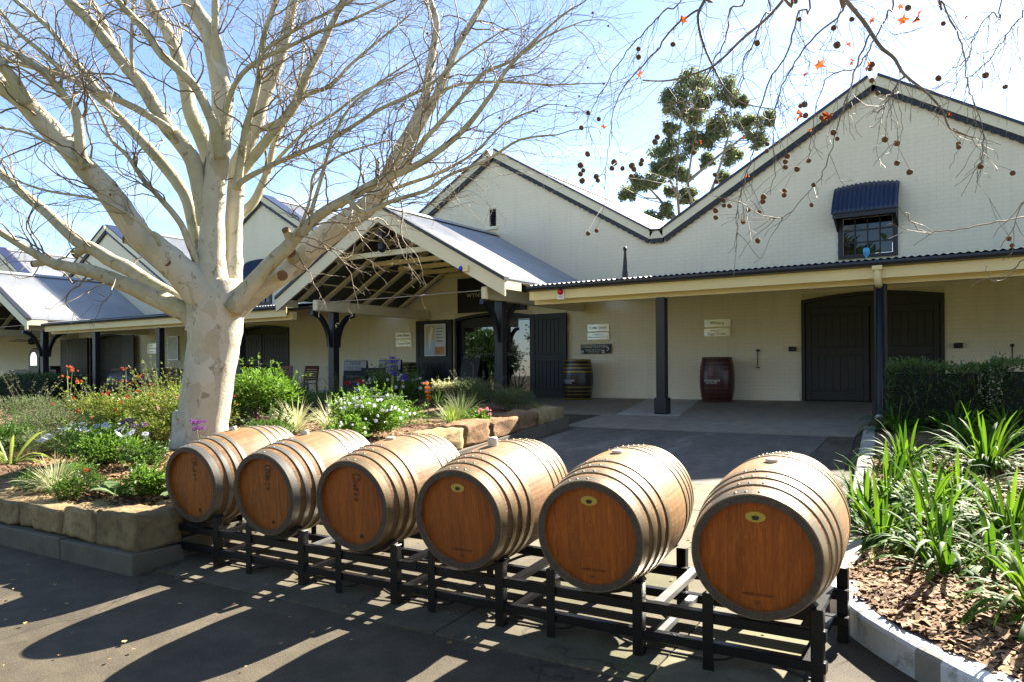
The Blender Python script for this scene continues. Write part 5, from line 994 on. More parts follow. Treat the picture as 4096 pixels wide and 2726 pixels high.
plaque(-8.75, -8.16, 2.485, 2.66, 'upper Cellar Door plaque right of the entrance', [('Cellar Door', .095, 0)])
plaque(-8.75, -8.16, 2.285, 2.455, 'lower small-print plaque right of the entrance', [('WYNDHAM ESTATE', .030, .045), ('OPERATED BY', .022, .018), ('PREMIUM WINE BRANDS PTY LTD', .036, -.028)])
plaque(-14.99, -14.40, 2.485, 2.66, 'upper Cellar Door plaque left of the open entrance leaf', [('Cellar Door', .095, 0)])
plaque(-14.99, -14.395, 2.285, 2.455, 'lower Tasting and Sales plaque left of the open entrance leaf', [('Tasting & Sales', .085, 0)])
plaque(-27.37, -26.8, 2.51, 2.69, 'upper plaque on the wall left of the tree trunk', [('Cafe', .08, 0)])
plaque(-27.37, -26.8, 2.31, 2.48, 'lower plaque on the wall left of the tree trunk', [('Functions & Sales', .06, -.02)])
t = thing('direction_sign', 'black ADMINISTRATION sign with white arrow above the black barrel', 'sign', (-8.52, 16.98, 2.08))
MB().box(-.415, .415, -.02, .0, -.115, .115).build('panel', M['charcoal'], t, world=False)
for txt, s, x, z in (('ADMINISTRATION', .092, -.075, .055), ('PUBLIC RELATIONS', .052, -.06, -.022), ('VITICULTURE', .052, -.06, -.075)):
    o = text_mesh(txt, s, M['pale_ink'], t); o.location = (x, -.0225, z); o.rotation_euler = (pi/2, 0, 0)
MB().prism([(.30, -.021, .05), (.325, -.021, .05), (.365, -.021, 0), (.325, -.021, -.05), (.30, -.021, -.05), (.338, -.021, 0)], (0, -.002, 0)).build('arrow', M['pale_ink'], t, world=False)
for x in (-.375, .20):
    MB().box(x-.035, x+.035, -.023, -.0205, -.10, -.03).build('pictogram', M['white'], t, world=False)
    MB().prism([(x+.022*cos(a), -.0242, -.065+.022*sin(a)) for a in np.linspace(0, 6.0, 10)], (0, .0008, 0)).build('pictogram_mark', M['red'] if x > 0 else M['ink'], t, world=False)
t = thing('entrance_sign', 'large black WYNDHAM ESTATE board above the entrance doors', 'sign', (-11.6, 16.98, 3.6))
bevel(MB().box(-1.12, 1.10, -.04, .0, -.48, .46).build('board', M['charcoal'], t, world=False), .006, 1)
o = text_mesh('WYNDHAM ESTATE', .165, M['pale_ink'], t, spacing=1.12); o.location = (0, -.043, -.02); o.rotation_euler = (pi/2, 0, 0)
def rays(parent, x, y, z, s, mat):
    mb = MB()
    for k in range(9):
        a = -pi*.12-pi*.76*k/8; c = Vector((x, y, z)); d = Vector((cos(a), 0, sin(a))); p = Vector((-d.z, 0, d.x))*s*.025
        mb.quad(c+d*s*.25-p, c+d*s-p*1.6, c+d*s+p*1.6, c+d*s*.25+p)
    for k in range(8):
        xa = x-s+2*s*k/8; mb.quad((xa, y, z+.10*s+.12*s*sin(k)), (xa+s/4, y, z+.10*s+.12*s*sin(k+1)), (xa+s/4, y, z+.15*s+.12*s*sin(k+1)), (xa, y, z+.15*s+.12*s*sin(k)))
    return mb.build('emblem', mat, parent, world=False)
rays(t, 0, -.043, .28, .17, M['pale_ink'])
for cx, nm in ((-12.12, 'left'), (-11.0, 'right')):
    gl = thing('glass_lettering', 'etched WYNDHAM ESTATE lettering on the %s glass door pane' % nm, 'lettering', (cx, 17.14, 2.0))
    o = text_mesh('WYNDHAM ESTATE', .118, M['grey_ink'], gl, spacing=1.08); o.location = (0, -.002, 0); o.rotation_euler = (pi/2, 0, 0)
    rays(gl, 0, -.002, .24, .15, M['grey_ink'])
# poster on the open leaf
t = thing('framed_poster', 'white framed notice poster on the left open entrance leaf', 'poster', (-13.45, 16.89, 2.42))
MB().box(-.37, .37, -.03, -.004, -.43, .43).build('frame', M['white'], t, world=False)
M['p1'] = simple('poster_cream', (.55, .46, .25), .4, .1, 3, 0); M['p2'] = simple('poster_blue', (.38, .46, .60), .35, .1, 3, 0); M['p3'] = simple('poster_amber', (.45, .18, .04), .4, .4, 6, 0); M['p4'] = simple('poster_pale', (.58, .60, .63), .35, .06, 3, 0)
for i, (a, b, c, d, mm) in enumerate(((-.34, 0, .0, .40, 'p1'), (-.34, -.002, -.40, -.002, 'p2'), (.002, .34, -.17, .40, 'p4'), (.002, .34, -.40, -.172, 'p3'))):
    MB().box(a, b, -.034-.0005*i, -.0305, c, d).build('poster_panel', M[mm], t, world=False)
MB().quad((-.22, -.0365, .10), (-.10, -.0365, .36), (-.06, -.0365, .30), (-.20, -.0365, -.38)).build('poster_shape', M['white'], t, world=False)
for k in range(5): MB().box(.05, .30-.03*(k % 3), -.0362, -.036, .30-.085*k, .315-.085*k).build('poster_line', M['ink'], t, world=False)
t = thing('wall_picture', 'tall silver framed picture on the wall left of the tree trunk', 'picture', (-25.75, 16.98, 2.46))
MB().box(-.33, .33, -.03, 0, -.42, .42).build('frame', M['steel'], t, world=False); MB().box(-.30, .30, -.033, -.0305, -.39, .39).build('print', M['p4'], t, world=False)
MB().prism([(-.29, -.0335, -.1), (.29, -.0335, .1), (.29, -.0335, .3), (-.1, -.0335, .2)], (0, -.001, 0)).build('print_shape', M['white'], t, world=False)
# alarm lamps
t = thing('fire_alarm', 'red fire alarm beacon on a white FIRE plate on the fascia', 'alarm', (-7.26, 12.995, 3.03))
MB().box(-.075, .075, -.02, 0, -.12, .12).build('plate', M['white'], t, world=False)
for txt, z in (('FIRE', -.08),):
    o = text_mesh(txt, .05, M['red'], t); o.location = (0, -.0215, z); o.rotation_euler = (pi/2, 0, 0)
o = MB().lathe([(0, .075), (.03, .07), (.052, .045), (.058, .0)], 16).build('beacon', M['red'], t, True, world=False); o.rotation_euler = (pi/2, 0, 0); o.location = (0, -.02, .02)
t = thing('strobe_lamp', 'small blue strobe lamp on the portico barge board', 'lamp', (-9.16, 12.455, 3.59))
MB().box(-.02, .11, -.06, 0, -.06, .06).build('box', M['fascia'], t, world=False)
o = MB().lathe([(0, .08), (.035, .07), (.055, .04), (.055, 0)], 14).build('lens', M['blue'], t, True, world=False); o.rotation_euler = (pi/2, 0, 0); o.location = (-.06, -.02, 0)
t = thing('sprinkler_head', 'light blue sprinkler on a thin stalk in front of the gable window', 'sprinkler', (-2.29, 16.0, 3.5))
MB().tube([(0, 0, 0), (0, 0, .16)], .008, 6).build('stalk', M['steel'], t, world=False)
MB().lathe([(.02, .14), (.025, .17), (.06, .22), (.062, .30), (.045, .33), (0, .335)], 14).build('head', M['teal'], t, True, world=False)
# far left furniture
t = thing('sideboard', 'dark antique sideboard with arched mirror at the far left wall', 'sideboard', (-33.2, 15.7, fz(15.7)))
MB().box(-1.5, .9, -.25, .25, 0, .92).build('cabinet', M['dark_wood'], t, world=False)
P = [(.42*cos(a), 0, 1.38+.42*sin(a)) for a in np.linspace(0, pi, 13)]+[(-.42, 0, .92), (.42, 0, .92)]
MB().prism(P, (0, .05, 0)).build('mirror_frame', M['dark_wood'], t, world=False)
M['mirror'] = glass_mat('mirror_glass', (.8, .8, .8)); M['mirror'].node_tree.nodes['Principled BSDF'].inputs['Metallic'].default_value = 1
P = [(.26*cos(a), -.004, 1.36+.26*sin(a)) for a in np.linspace(0, pi, 13)]+[(-.26, -.004, 1.08), (.26, -.004, 1.08)]
MB().prism(P, (0, .003, 0)).build('mirror', M['mirror'], t, world=False)
t = thing('display_cabinet', 'small pale-fronted cabinet beside the far left door leaf', 'cabinet', (-31.6, 15.6, fz(15.6)))
MB().box(-.3, .3, -.2, .2, 0, 1.05).build('case', M['dark_wood'], t, world=False); MB().box(-.26, .2, -.215, -.201, .45, .98).build('door', M['grey_panel'], t, world=False); MB().box(-.16, .10, -.22, -.2155, .52, .92).build('pane', M['glass'], t, world=False)
t = thing('ceiling_fan', 'dark ceiling fan under the far left portico', 'fan', (-28.9, 13.6, 2.72))
MB().tube([(0, 0, 0), (0, 0, 1.6)], .02, 8).build('rod', M['black'], t, world=False); MB().lathe([(0, -.12), (.10, -.10), (.12, 0), (.08, .08), (0, .09)], 14).build('motor', M['black'], t, True, world=False)
for k in range(4):
    a = k*pi/2+.5; MB().beam((.1*cos(a), .1*sin(a), 0), (.75*cos(a), .75*sin(a), .0), .13, .012).build('blade', M['black'], t, world=False)
# white wire crate among the flowers
t = thing('wire_basket', 'white wire mesh basket standing among the white flowers', 'basket', (-9.2, 10.0, .83), radians(-6))
mb = MB()
for k in range(9):
    x = -.45+.9*k/8; mb.tube([(x, -.22, .30), (x, .22, .30)], .004, 5); mb.tube([(x, -.22, 0), (x, -.22, .30)], .004, 5)
mb.build('cross_wires', M['white'], t, world=False)
mb = MB()
for k in range(5):
    mb.tube([(-.45, -.22, .30*k/4), (.45, -.22, .30*k/4)], .004, 5); mb.tube([(-.45, -.22+.44*k/4, .30), (.45, -.22+.44*k/4, .30)], .004, 5); mb.tube([(.45, -.22, .30*k/4), (.45, .22, .30*k/4)], .004, 5)
mb.build('long_wires', M['white'], t, world=False)
# ------------------------------------------------------------------ the plane tree
def bark_mat(name, c1, c2, c3, dark, moss=(.30, .30, .13), mossamt=.5):
    m, n, l, bs = newmat(name); v0 = texco(n, l, (1, 1, .5), 'World'); v2 = texco(n, l, (1, 1, 1), 'World')
    nz = n.new('ShaderNodeTexNoise'); nz.inputs['Scale'].default_value = 6; nz.inputs['Detail'].default_value = 6; l.new(v2, nz.inputs['Vector'])
    sc = n.new('ShaderNodeVectorMath'); sc.operation = 'SCALE'; sc.inputs['Scale'].default_value = .22; l.new(nz.outputs['Color'], sc.inputs[0])
    ad = n.new('ShaderNodeVectorMath'); ad.operation = 'ADD'; l.new(v0, ad.inputs[0]); l.new(sc.outputs[0], ad.inputs[1]); v = ad.outputs[0]
    vo = n.new('ShaderNodeTexVoronoi'); vo.inputs['Scale'].default_value = 6.5; l.new(v, vo.inputs['Vector'])
    sp = n.new('ShaderNodeSeparateColor'); l.new(vo.outputs['Color'], sp.inputs['Color'])
    c = ramp(n, l, sp.outputs[0], [(.0, c1), (.25, c2), (.55, c3), (.92, c2)])
    c = mix(n, l, .5, c, ramp(n, l, noise(n, l, v2, 2.0, 7, .6), [(.3, c1), (.55, c2), (.75, c3)]))
    c = mix(n, l, ramp(n, l, noise(n, l, v2, 1.2, 4, .6), [(.5, 0), (.68, mossamt)]), c, moss)
    pm = ramp(n, l, noise(n, l, v, 9, 6, .6, .6), [(.60, 0), (.635, .8)]); c = mix(n, l, pm, c, dark)
    sm = ramp(n, l, noise(n, l, v2, 14, 8, .7, .8), [(.66, 0), (.71, .85)]); c = mix(n, l, sm, c, (.11, .065, .03))
    l.new(c, bs.inputs['Base Color']); bs.inputs['Roughness'].default_value = .75; bs.inputs['Specular IOR Level'].default_value = .25
    a2 = n.new('ShaderNodeMath'); a2.operation = 'MULTIPLY_ADD'; l.new(sp.outputs[1], a2.inputs[0]); a2.inputs[1].default_value = .45; l.new(noise(n, l, v2, 32, 7, .68), a2.inputs[2])
    bump(n, l, bs, a2.outputs[0], .6, .014); return m
M['bark'] = bark_mat('plane_tree_bark', (.36, .32, .23), (.50, .46, .35), (.64, .61, .52), (.25, .195, .125), mossamt=.25)
M['limb'] = bark_mat('plane_limb_bark', (.28, .255, .16), (.42, .39, .27), (.56, .52, .41), (.20, .165, .10), (.27, .27, .10), .6)
M['twig'] = simple('plane_twig_bark', (.17, .13, .085), .7, .4, 3, .2, 40, space='World', dirt=((.36, .31, .22), 1.6, .5))
M['cut'] = simple('cut_branch_end', (.16, .075, .03), .8, .3, 9, .4, 40)
def smooth_path(P, sub=3):
    out = []
    P = [np.array(p) for p in P]
    for i in range(len(P)-1):
        p0, p1, p2, p3 = P[max(i-1, 0)], P[i], P[i+1], P[min(i+2, len(P)-1)]
        for k in range(sub):
            t = k/sub; out.append(.5*((2*p1)+(p2-p0)*t+(2*p0-5*p1+4*p2-p3)*t*t+(3*p1-p0-3*p2+p3)*t**3))
    out.append(P[-1]); return out
def tree_tube(name, path, mat, parent, seg=14, lump=.06, sub=4):
    Q = smooth_path(path, sub); V, F = tube_np([q[:3] for q in Q], [max(.002, q[3]) for q in Q], seg)
    n = len(Q)
    for i in range(n):
        r = Q[i][3]; c = Vector(Q[i][:3])
        for k in range(seg):
            v = V[i*seg+k]; d = v-c
            s = 1+lump*(mnoise.noise(v*2.2/max(.15, r*3))*1.6+.5*mnoise.noise(v*9))
            V[i*seg+k] = c+d*s
    return mesh_np(name, V, F, mat, parent, smooth=True), Q
PT = thing('plane_tree', 'big bare plane tree with pale mottled trunk in the left flower bed', 'tree', (-8.9, 6.24, .55))
allq = []
for nm, path in LIMBS.items():
    big = nm in ('trunk', 'l3', 'l9', 'l10', 'l15')
    o, Q = tree_tube('trunk' if nm == 'trunk' else 'limb', path, M['bark'] if big else M['limb'], PT, 28 if nm == 'trunk' else (18 if big else 12), .05 if nm == 'trunk' else .06)
    allq.append((nm, Q))
# root flare
for a in np.linspace(0, 2*pi, 8)[:-1]:
    b = Vector((-8.87, 6.22, .62)); d = Vector((cos(a), sin(a), 0))
    tree_tube('root', [(*(b+d*.18+Vector((0, 0, .42))), .16), (*(b+d*.25+Vector((0, 0, .12))), .12), (*(b+d*.36-Vector((0, 0, .06))), .07)], M['bark'], PT, 10, .06)
# cut stubs
def stub(p, d, r, ln):
    p, d = Vector(p), Vector(d).normalized(); o, q = tree_tube('stub', [(*p, r*1.2), (*(p+d*ln*.5), r), (*(p+d*ln), r*.95)], M['limb'], PT, 12, .08)
    V, F = tube_np([p+d*ln*.96, p+d*(ln+.02)], [r*.98, r*.9], 12); mesh_np('cut_face', V, F, M['cut'], PT)
def limbpt(nm, f):
    Q = dict(allq)[nm]; return Q[int(f*(len(Q)-1))]
for nm, f, d, r, ln in (('l15', .27, (.5, -.7, .25), .085, .22), ('l15', .22, (.75, -.55, -.15), .07, .30), ('l16', .33, (.2, -.6, .6), .05, .12), ('l1', .72, (-.9, -.3, -.1), .045, .16), ('l3', .33, (-.6, -.6, .1), .06, .10), ('l2', .55, (-.8, -.3, -.45), .06, .14), ('l3', .18, (.2, -.8, .3), .06, .06)):
    q = limbpt(nm, f); stub(q[:3], d, r, ln+q[3]*.8)
# twigs
TV, TF, TN = [], [], 0
def add_tw(pts, rad, seg):
    global TN
    V, F = tube_np(pts, rad, seg, False); TV.extend(V); TF.extend([tuple(i+TN for i in f) for f in F]); TN += len(V)
def twig(p, d, ln, r, lev, rnd, droop):
    n = max(4, int(ln/.09)); pts = [Vector(p)]; d = Vector(d).normalized(); st = ln/n; kids = []
    for i in range(n):
        j = Vector((rnd.gauss(0, 1), rnd.gauss(0, 1), rnd.gauss(0, 1)))*.25
        d = (d+j+Vector((0, 0, droop*(i/n)))).normalized(); pts.append(pts[-1]+d*st); kids.append((pts[-1].copy(), d.copy(), i/n))
    rad = [max(.0013, r*.8*(1-.85*i/n)) for i in range(n+1)]; add_tw(pts, rad, 4 if r > .006 else 3)
    if lev <= 0: return
    k = 0
    for (q, dd, t) in kids:
        if t > .12 and rnd.random() < (.44 if lev > 1 else .40):
            o = dd.orthogonal().normalized(); o.rotate(Matrix.Rotation(rnd.random()*6.283, 3, dd))
            nd = (dd*.75+o*rnd.uniform(.5, .95)).normalized()
            twig(q, nd, ln*rnd.uniform(.28, .55)*(1-.45*t), max(.0018, r*(1-.8*t)*.6), lev-1, rnd, droop*rnd.choice([.5, 1, 1.6]))
rnd = random.Random(5)
spec = {'m1': (14, 1.0), 'm2': (14, .9), 'm3': (10, 1.0), 'm4': (5, .9), 'm5': (7, 1.0), 'm6': (8, .9), 'm7': (14, 1.0), 'm10': (16, 1.1), 'm11': (12, 1.0), 'm12': (14, 1.0), 'm13': (12, 1.0), 'l1': (9, 1.1), 'l2': (8, 1.2), 'l3': (7, 1.3), 'l3b': (4, 1.1), 'l4': (12, 1.1), 'l5': (14, 1.1), 'l6': (10, 1.2), 'l6b': (14, 1.0), 'l7': (8, 1.3), 'l8': (8, 1.1), 'l9': (6, 1.3), 'l9b': (4, 1.0), 'l10': (9, 1.3), 'l11': (14, 1.0), 'l12': (14, 1.2), 'l13': (15, 1.1), 'l14': (14, 1.0), 'l15': (15, 1.3), 'l15b': (12, 1.3), 'l16': (26, 1.3), 'l16b': (18, 1.0), 'l18': (18, 1.1), 'l19': (22, 1.2), 'l20': (16, 1.0), 'l21': (12, .9)}
for nm, Q in allq:
    if nm == 'trunk': continue
    cnt, ln = spec[nm]; cnt = int(cnt*(1.45 if nm[1:] in ('1', '2', '3', '4', '5', '6', '6b', '3b', '7', '8') else 1.6)); n = len(Q)
    for c in range(cnt):
        f = rnd.uniform(.30 if nm not in ('l13', 'l16b', 'l18', 'l19', 'l20', 'l21', 'l16') else .22, 1.0); i = min(n-2, int(f*(n-1))); q = Q[i]; tg = Vector(Q[i+1][:3])-Vector(q[:3]); tg.normalize()
        o = tg.orthogonal().normalized(); o.rotate(Matrix.Rotation(rnd.random()*6.283, 3, tg))
        d = (tg*rnd.uniform(.5, 1.1)+o*rnd.uniform(.4, .9)+Vector((.12, -.05, .1))).normalized()
        twig(Vector(q[:3])+o*q[3]*.6, d, ln*rnd.uniform(.7, 1.5), min(.015, max(.006, q[3]*.35)), 2, rnd, rnd.choice([-.10, -.03, .04, .10]))
    q = Q[-1]; tg = (Vector(Q[-1][:3])-Vector(Q[-3][:3])).normalized(); twig(q[:3], tg, 1.0, q[3], 2, rnd, -.05)
# hanging spray of twigs below the right limb
for f in (.27, .29, .31, .33):
    q = limbpt('l15', f); twig(Vector(q[:3])+Vector((.05, -.1, -.02)), (.8, -.25, -.45), .95, .010, 2, rnd, .14)
tw = mesh_np('crown', TV, TF, M['twig'], PT, smooth=True, kind='stuff')
# seed balls on the plane tree crown
sb = bpy.data.meshes.new('seed_ball'); bm = bmesh.new(); bmesh.ops.create_icosphere(bm, subdivisions=2, radius=1)
for v in bm.verts: v.co *= 1+.10*mnoise.noise(v.co*4)+random.uniform(-.05, .05)
bm.to_mesh(sb); bm.free()
M['seed'] = simple('brown_seed_ball', (.15, .075, .032), .9, .4, 3, .8, 8); sb.materials.append(M['seed'])
vs = [v for v in TV]
for k in range(46):
    p = vs[rnd.randrange(int(len(vs)*.45), len(vs))]; b = link(bpy.data.objects.new('seed_ball', sb)); b.parent = PT; b.location = Vector(p)-Vector((0, 0, .045))-PT.location; b.scale = (.015, .015, .015)
# ------------------------------------------------------------------ overhanging plane tree on the right
OT = thing('plane_tree', 'plane tree on the right whose hanging twigs with seed balls cross the sky', 'tree', (3.4, 3.6, -.03))
tree_tube('trunk', [(3.4, 3.6, -.1, .30), (3.4, 3.6, .8, .26), (3.3, 3.6, 2.2, .23), (3.1, 3.55, 3.6, .20), (2.9, 3.6, 5.4, .16), (2.8, 3.7, 7.5, .10)], M['bark'], OT, 18)
main = [(3.15, 3.55, 3.3, .12), (2.0, 3.5, 4.0, .09), (.9, 3.5, 4.3, .07), (-.3, 3.45, 4.35, .055), (-1.5, 3.4, 4.3, .04), (-2.6, 3.3, 4.25, .025)]
tree_tube('limb', main, M['limb'], OT, 12)
tree_tube('limb', [(3.3, 3.58, 2.4, .10), (2.2, 3.1, 3.0, .07), (1.2, 2.9, 3.3, .05), (.55, 2.8, 3.0, .03)], M['limb'], OT, 12)
mp = smooth_path(main, 8)
TV, TF, TN = [], [], 0
rnd = random.Random(9)
tips = []
for bi, bpath in enumerate(BOUGHS):
    p0 = Vector(bpath[0][:3])
    if bi not in (3, 4, 5, 9, 10, 11, 16, 17, 18):
        q = min(mp, key=lambda s: (Vector(s[:3])-p0).length); path = [(*q[:3], bpath[0][3]*1.4)]+bpath
    else: path = bpath
    Q = smooth_path(path, 5)
    for s in Q: tips.append(Vector(s[:3]))
    if bpath[0][3] > .007: tree_tube('bough', path, M['twig'], OT, 8, .05, 5)
    else: add_tw([Vector(s[:3])+Vector((rnd.gauss(0, .004), rnd.gauss(0, .004), rnd.gauss(0, .004))) for s in Q], [max(.0013, s[3]) for s in Q], 5)
    n = len(Q)
    for c in range(int(10+n*.22) if bi not in (9, 10, 11, 17, 18) else 3):
        f = rnd.uniform(.12, 1); i = min(n-2, int(f*(n-1))); tg = (Vector(Q[i+1][:3])-Vector(Q[i][:3])).normalized(); o = tg.orthogonal().normalized(); o.rotate(Matrix.Rotation(rnd.random()*6.283, 3, tg))
        d = (tg*.8+o*rnd.uniform(.3, .8)+Vector((0, 0, -.35))).normalized()
        twig(Q[i][:3], d, rnd.uniform(.15, .48)*(1 if Q[i][2] > 3.0 else .6), rnd.uniform(.0020, .0030), 1 if Q[i][2] > 2.9 else rnd.choice([0, 0, 1]), rnd, -.08)
mesh_np('crown', TV, TF, M['twig'], OT, smooth=True, kind='stuff')
allv = np.array([tuple(v) for v in TV]+[tuple(v) for v in tips])
PV, PF, PN = [], [], 0
TV, TF, TN = [], [], 0
for x, y, z, r in BALLS:
    b = link(bpy.data.objects.new('seed_ball', sb)); b.parent = OT; p = Vector((x, y, z)); b.location = p-OT.location; r *= 1.12; b.scale = (r, r, r*random.uniform(.95, 1.15)); b.rotation_euler = (random.random()*6, random.random()*6, 0)
    dd = allv-np.array([x, y, z+.06]); q = Vector(allv[np.argmin((dd**2).sum(1))]); mid = (p+q)/2+Vector((random.uniform(-.015, .015), 0, .01))
    add_tw([q, mid, p+Vector((0, 0, r*.8))], [.0011, .0009, .0009], 3)
mesh_np('seed_stalks', TV, TF, M['twig'], OT, kind='stuff')
M['dry_leaf'] = leafmat('orange_dry_leaf', (.20, .045, .012), (.50, .11, .025), .6, .55, .2)
def dryleaf(p, s, parent):
    n = 11; V = []; a0 = random.random()*6
    up_ = Vector((random.gauss(0, .6), random.gauss(0, .6), random.gauss(0, .5)+.2)).normalized(); sx = up_.orthogonal().normalized(); sy = up_.cross(sx)
    V.append(Vector(p)+up_*s*.12); T = [random.random()*.4]
    for k in range(n):
        a = a0+2*pi*k/n; r = s*(.55 if k % 2 else .25)*random.uniform(.8, 1.2); V.append(Vector(p)+sx*r*cos(a)+sy*r*sin(a)+up_*random.uniform(-.3, .3)*s); T.append(random.random())
    F = [(0, 1+k, 1+(k+1) % n) for k in range(n)]
    return mesh_np('leaf', V, F, M['dry_leaf'], parent, attr=T)
for x, y, z, s in DRYLEAVES: dryleaf((x, y, z), s*1.7, OT)
# ------------------------------------------------------------------ leaf scatter tools
def leaf_quads(P, D, Nn, ln, wd, tint, fold=.25):
    """pointed leaves: base P, direction D, normal Nn (arrays) -> verts, faces (4-vert kite)"""
    P, D, Nn = map(np.asarray, (P, D, Nn)); S_ = np.cross(D, Nn); S_ /= (np.linalg.norm(S_, axis=1, keepdims=True)+1e-9)
    ln = np.asarray(ln)[:, None]; wd = np.asarray(wd)[:, None]; Nn = np.cross(S_, D)
    mid = P+D*ln*.45
    V = np.stack([P, mid+S_*wd*.5+Nn*wd*fold, P+D*ln-Nn*ln*.08, mid-S_*wd*.5+Nn*wd*fold], 1).reshape(-1, 3)
    n = len(P); Fc = (np.arange(n)[:, None]*4+np.array([[0, 1, 2, 3]])); return V, Fc, np.repeat(tint, 4)
def unit(n, r): v = r.normal(size=(n, 3)); return v/np.linalg.norm(v, axis=1, keepdims=True)
def blob_leaves(c, rad, n, ln, wd, r, shell=.55, lumps=9, upb=.35):
    """leaves filling a lumpy ellipsoid shell"""
    c = np.array(c); rad = np.array(rad); cen = unit(lumps, r)*.55*r.random((lumps, 1))**.3; cen[:, 2] = np.abs(cen[:, 2])*.9-.15
    k = r.integers(0, lumps, n); u = unit(n, r); rr = (shell+(1-shell)*r.random((n, 1))); q = cen[k]+u*rr*.52
    P = c+q*rad; D = u*.8+unit(n, r)*.6+np.array([0, 0, upb]); D /= np.linalg.norm(D, axis=1, keepdims=True); Nn = unit(n, r)*.7+np.array([0, 0, 1])
    Nn /= np.linalg.norm(Nn, axis=1, keepdims=True)
    t = np.clip(r.random(n)*.75+.25*(q[:, 2]+.3), 0, 1)
    return leaf_quads(P, D, Nn, ln*(.6+.8*r.random(n)), wd*(.6+.8*r.random(n)), t)
def stems_mesh(c, rad, n, r, thick=.006):
    mb = MB(); c = np.array(c)
    for k in range(n):
        u = unit(1, r)[0]; u[2] = abs(u[2])*.8+.2; e = c+u*np.array(rad)*.8; b = c+np.array([u[0]*rad[0]*.15, u[1]*rad[1]*.15, -rad[2]*.55]); m = (b+e)/2+unit(1, r)[0]*.03
        mb.tube([b, m, e], [thick, thick*.7, thick*.4], 4, False)
    return mb
M['leaf_yellowgreen'] = leafmat('yellow_green_leaf', (.06, .10, .012), (.30, .36, .05), .45, .45)
M['leaf_bright'] = leafmat('bright_green_leaf', (.06, .15, .012), (.20, .34, .04), .45, .45)
M['leaf_mid'] = leafmat('mid_green_leaf', (.03, .085, .012), (.11, .20, .03), .4, .4)
M['leaf_dark'] = leafmat('dark_hedge_leaf', (.012, .035, .008), (.05, .10, .02), .35, .3, .5)
M['leaf_gloss'] = leafmat('glossy_hedge_leaf', (.015, .05, .008), (.10, .17, .02), .28, .35, .6)
M['leaf_grey'] = leafmat('grey_green_leaf', (.10, .125, .075), (.26, .29, .19), .6, .35, .2)
M['leaf_sage'] = leafmat('sage_leaf', (.07, .10, .04), (.20, .24, .11), .6, .35, .2)
M['leaf_cream'] = leafmat('variegated_blade', (.30, .32, .12), (.68, .66, .40), .5, .4)
M['leaf_grass'] = leafmat('fine_grass_blade', (.12, .19, .02), (.30, .36, .07), .5, .45)
M['leaf_strap'] = leafmat('agapanthus_leaf', (.028, .085, .010), (.10, .20, .02), .6, .45, .16, (1.25, 1.15, .5))
M['leaf_purple'] = leafmat('purple_leaf', (.05, .012, .03), (.14, .03, .07), .5, .3)
M['leaf_euc'] = leafmat('eucalypt_leaf', (.09, .12, .05), (.28, .32, .16), .45, .5, .4)
M['stem'] = simple('green_brown_stem', (.13, .10, .05), .7, .2, 5, .1, 40)
def petal(name, c, c2=None, tr=.35): return leafmat(name, c, c2 or tuple(min(1, x*1.15) for x in c), .5, tr, .2)
M['f_white'] = petal('white_petal', (.78, .78, .82)); M['f_lav'] = petal('lavender_white_petal', (.62, .64, .80), (.82, .84, .92)); M['f_red'] = petal('red_petal', (.62, .02, .02)); M['f_pink'] = petal('pink_petal', (.72, .28, .36))
M['f_purple'] = petal('purple_petal', (.20, .04, .30), (.34, .10, .42)); M['f_blue'] = petal('blue_violet_petal', (.10, .07, .45)); M['f_orange'] = petal('orange_petal', (.70, .24, .02)); M['f_rust'] = petal('rust_orange_petal', (.55, .14, .05)); M['f_eye'] = petal('dark_flower_eye', (.06, .04, .12)); M['f_cream'] = petal('creamy_bract', (.72, .72, .48))
def plant(name, label, loc, cat='plant', group=None): return thing(name, label, cat, loc, 0, group)
def bush(name, label, c, rad, n, ln, wd, mat, seed, cat='shrub', shell=.5, lumps=12, upb=.35, group=None, stems=12, sprigs=14):
    """c: ground point"""
    r = np.random.default_rng(seed); t = plant(name, label, c, cat, group); cc = (c[0], c[1], c[2]+rad[2]*.75)
    V, Fc, T = blob_leaves(cc, rad, n, ln, wd, r, shell, lumps, upb)
    V[:, 2] = np.maximum(V[:, 2], c[2]-.01)
    mesh_np('foliage', V, Fc, M[mat], t, attr=T, kind='stuff')
    if stems: stems_mesh(cc, rad, stems, r).build('stems', M['stem'], t)
    if sprigs:
        P, D = [], []; mb = MB()
        for k in range(sprigs):
            u = unit(1, r)[0]; u[2] = abs(u[2])*.9+.25; u /= np.linalg.norm(u); p = np.array(cc)+u*np.array(rad)*.55; d = u.copy(); L = (.45+.5*r.random())*max(rad[0]*.5, rad[2]); pts = [p.copy()]
            for q in range(6):
                d = d+unit(1, r)[0]*.22+np.array([0, 0, .06]); d /= np.linalg.norm(d); p = p+d*L/6; pts.append(p.copy())
                for w in range(3): P.append(p+unit(1, r)[0]*.008); D.append(d*.6+unit(1, r)[0]*.8)
            mb.tube(pts, [.004, .0035, .003, .0028, .0025, .002, .0015], 4, False)
        D = np.array(D); D /= np.linalg.norm(D, axis=1, keepdims=True); n2 = len(P)
        V, Fc, T = leaf_quads(np.array(P), D, unit(n2, r)+np.array([0, 0, .8]), ln*(.6+.6*r.random(n2)), wd*(.7+.6*r.random(n2)), r.random(n2))
        mesh_np('sprig_leaves', V, Fc, M[mat], t, attr=T, kind='stuff'); mb.build('sprigs', M['stem'], t, kind='stuff')
    return t
_fl = {}
